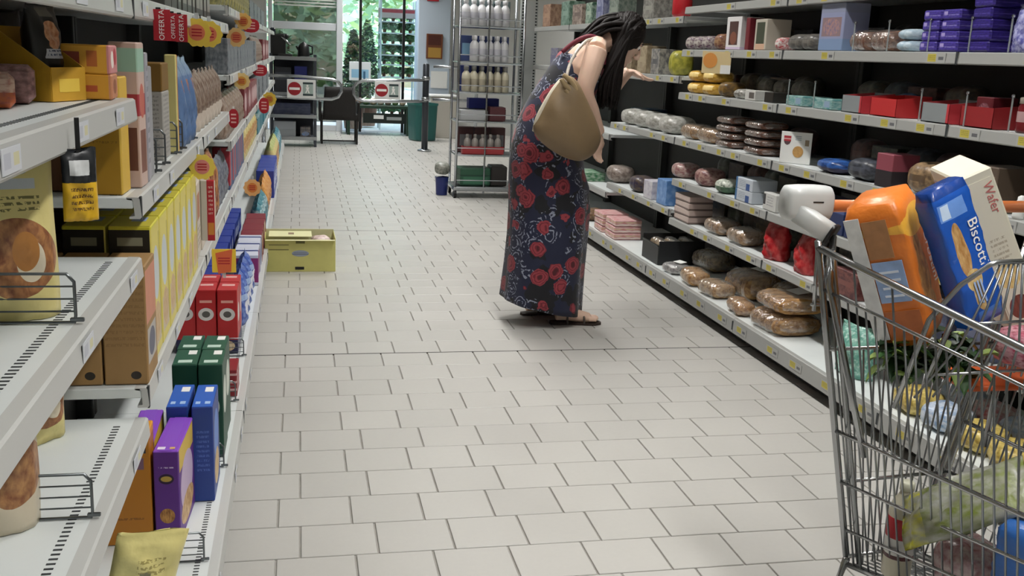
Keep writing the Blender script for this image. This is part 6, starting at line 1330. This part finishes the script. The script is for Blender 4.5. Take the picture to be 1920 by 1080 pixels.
for s in (-1, 1):
    P_, Q_ = dense([wp_(1054, 98, .07*s), wp_(1082, 76, .085*s), wp_(1112, 68, .085*s), wp_(1132, 88, .085*s), wp_(1132, 122, .09*s)], [.011]*5)
    MB().tube(P_, Q_, 8).build('shoulder_strap', mat('dress_maroon', '6a1f30', .7), d_, smooth=True)
# hair: scalp cap and long falling locks
M_hair = mat('hair_long', '120c0a', .62, spec=.25); hb = MB(); hrn = random.Random(4)
ellip(hb, hc-fdir*.012+hup*.016, (fdir*.100, hsd*.092, hup*.112), 24, 14)
down = Vector((0, 0, -1))
for k in range(230):
    th = hrn.uniform(-math.pi, math.pi); el = hrn.uniform(.1, 1.)
    n_ = (hup*el - fdir*(1-el*el)**.5*math.cos(th)*.9 + hsd*(1-el*el)**.5*math.sin(th)).normalized()
    if n_.dot(fdir) > .62: continue
    st = hc-fdir*.012+hup*.016+Vector((n_.dot(fdir)*fdir*.098+n_.dot(hsd)*hsd*.09+n_.dot(hup)*hup*.112))
    sgn = 1 if n_.dot(hsd) > 0 else -1
    L_ = hrn.uniform(.22, .33); tgt = wp_(hrn.uniform(1124, 1164), 150, sgn*hrn.uniform(.03, .115)*1.0)
    if k % 9 == 0: tgt = wp_(hrn.uniform(1080, 1116), hrn.uniform(66, 84), sgn*hrn.uniform(.0, .09)); endz = tgt.z; L_ = .0
    side_pt = hc+hsd*(.10*sgn)-fdir*hrn.uniform(.0, .05)-hup*hrn.uniform(.0, .03)
    if abs(n_.dot(hsd)) < .35 and el > .5: mid_ = st.lerp(side_pt, .55)+n_*.02
    else: mid_ = st.lerp(side_pt, .6)
    if k % 9 == 0: pts = [st, st.lerp(tgt, .5)+Vector((0, 0, .035)), tgt]
    else: pts = [st, mid_, side_pt.lerp(tgt, .45), Vector((tgt.x, tgt.y, max(tgt.z, hc.z-L_))), Vector((tgt.x-.008, tgt.y, hc.z-L_-.03))]
    P_, Q_ = dense(pts, [.011, .014, .013, .010, .003][:len(pts)] if len(pts) > 3 else [.012, .011, .004], 4)
    hb.tube(P_, Q_, 6)
hb.build('hair', M_hair, person, smooth=True, fixn=False)
# sandals
M_strap = mat('sandal_strap', '4a4038', .5); M_sole = mat('sandal_sole', '2e2018', .7)
for nm, h_, d_r in (('right', hr, dr_), ('left', hl, dl_)):
    d = d_r.normalized(); sd = Vector((-d.y, d.x, 0)); rr = []
    for z in (-.0035, .009): rr.append([tuple(h_+d*(u)+sd*v+Vector((0, 0, z))) for u, v in ((-.03, 0), (-.022, .024), (.01, .032), (.08, .031), (.16, .042), (.21, .042), (.245, .02), (.25, 0), (.245, -.02), (.21, -.042), (.16, -.042), (.08, -.031), (.01, -.032), (-.022, -.024))])
    so_ = MB().loft(rr).build('sandal_sole', M_sole, person)
    for u0, z in ((.15, .055), (.06, .088)):
        MB().tube([h_+d*u0+sd*.042+Vector((0, 0, .006)), h_+d*u0+sd*.036+Vector((0, 0, z*.7)), h_+d*u0+Vector((0, 0, z)), h_+d*u0-sd*.036+Vector((0, 0, z*.7)), h_+d*u0-sd*.042+Vector((0, 0, .006))], .006, 6).build('sandal_strap', M_strap, so_, smooth=True)
    MB().tube([h_+d*.19+Vector((0, 0, .04)), h_+d*.12+Vector((0, 0, .066)), h_+d*.06+Vector((0, 0, .09))], .006, 6).build('sandal_strap', M_strap, so_, smooth=True)
# shoulder bag
BO = aty(1060, 225, YWm-.295)
bag = thing('shoulder_bag', 'beige slouchy shoulder bag hanging at the woman\'s side', 'bag', BO)
def bp_(x, y, dy=-.295): return aty(x, y, YWm+dy)-BO
out = [(1000, 236), (1006, 222), (1018, 198), (1032, 172), (1048, 152), (1066, 142), (1082, 152), (1096, 178), (1110, 208), (1121, 236), (1126, 258), (1120, 280), (1106, 295), (1086, 302), (1060, 296), (1034, 282), (1012, 264), (1002, 250)]
cpt = Vector((0, 0, 0)); ctr = bp_(1064, 232)
o3 = [bp_(*p) for p in out]; K = len(o3); dense_o = []
for i in range(K):
    p0, p1, p2, p3 = o3[i-1], o3[i], o3[(i+1) % K], o3[(i+2) % K]
    for j in range(3):
        t = j/3; dense_o.append(.5*((2*p1)+(p2-p0)*t+(2*p0-5*p1+4*p2-p3)*t*t+(3*p1-p0-3*p2+p3)*t**3))
rr = []
for s, dpt in [(.02, -.078), (.35, -.076), (.62, -.068), (.82, -.052), (.95, -.028), (1., 0.), (.95, .028), (.82, .045), (.62, .055), (.35, .06), (.02, .06)]:
    rr.append([tuple(ctr+(p-ctr)*s+Vector((0, dpt+.006*math.sin((ctr+(p-ctr)*s).x*38+(ctr+(p-ctr)*s).z*22)*(s < .97), 0))) for k, p in enumerate(dense_o)])
M_bag = mat('bag_beige', '7a664a', .55, noise=(7, .06), bump=(14, .35)); M_trim = mat('bag_trim', 'd6cfba', .5)
MB().loft(rr).build('body', M_bag, bag, smooth=True)
tr = [bp_(1002, 246, -.285), bp_(1008, 222, -.30), bp_(1022, 194, -.305), bp_(1038, 168, -.30), bp_(1052, 151, -.29)]
P_, Q_ = dense(tr, [.012]*5); MB().tube(P_, Q_, 8).build('cream_trim', M_trim, bag, smooth=True)
for pts in ([(1052, 148), (1060, 160), (1072, 172), (1084, 190)], [(1056, 140), (1068, 150), (1080, 168), (1088, 186)], [(1060, 168), (1070, 180), (1082, 196), (1086, 208)]):
    P_, Q_ = dense([bp_(*p, -.345) for p in pts], [.010, .013, .012, .007]); MB().tube(P_, Q_, 8).build('gathered_handle', mat('bag_handle', '97825f', .55, bump=(30, .4)), bag, smooth=True)
MB().tube([bp_(1066+10*math.cos(a*.6), 190+9*math.sin(a*.6), -.35) for a in range(11)], .004, 6).build('ring', mat('bag_ring', '8a7a5a', .3, .8), bag, smooth=True)
P_, Q_ = dense([bp_(1062, 144, -.28), bp_(1068, 122, -.25), bp_(1080, 98, -.22), bp_(1098, 78, -.17), bp_(1112, 74, -.12), bp_(1122, 84, -.10), bp_(1120, 110, -.13)], [.008]*7)
MB().tube(P_, Q_, 8).build('strap', mat('bag_strap', 'b8b0a4', .4, noise=(60, .3)), bag, smooth=True)
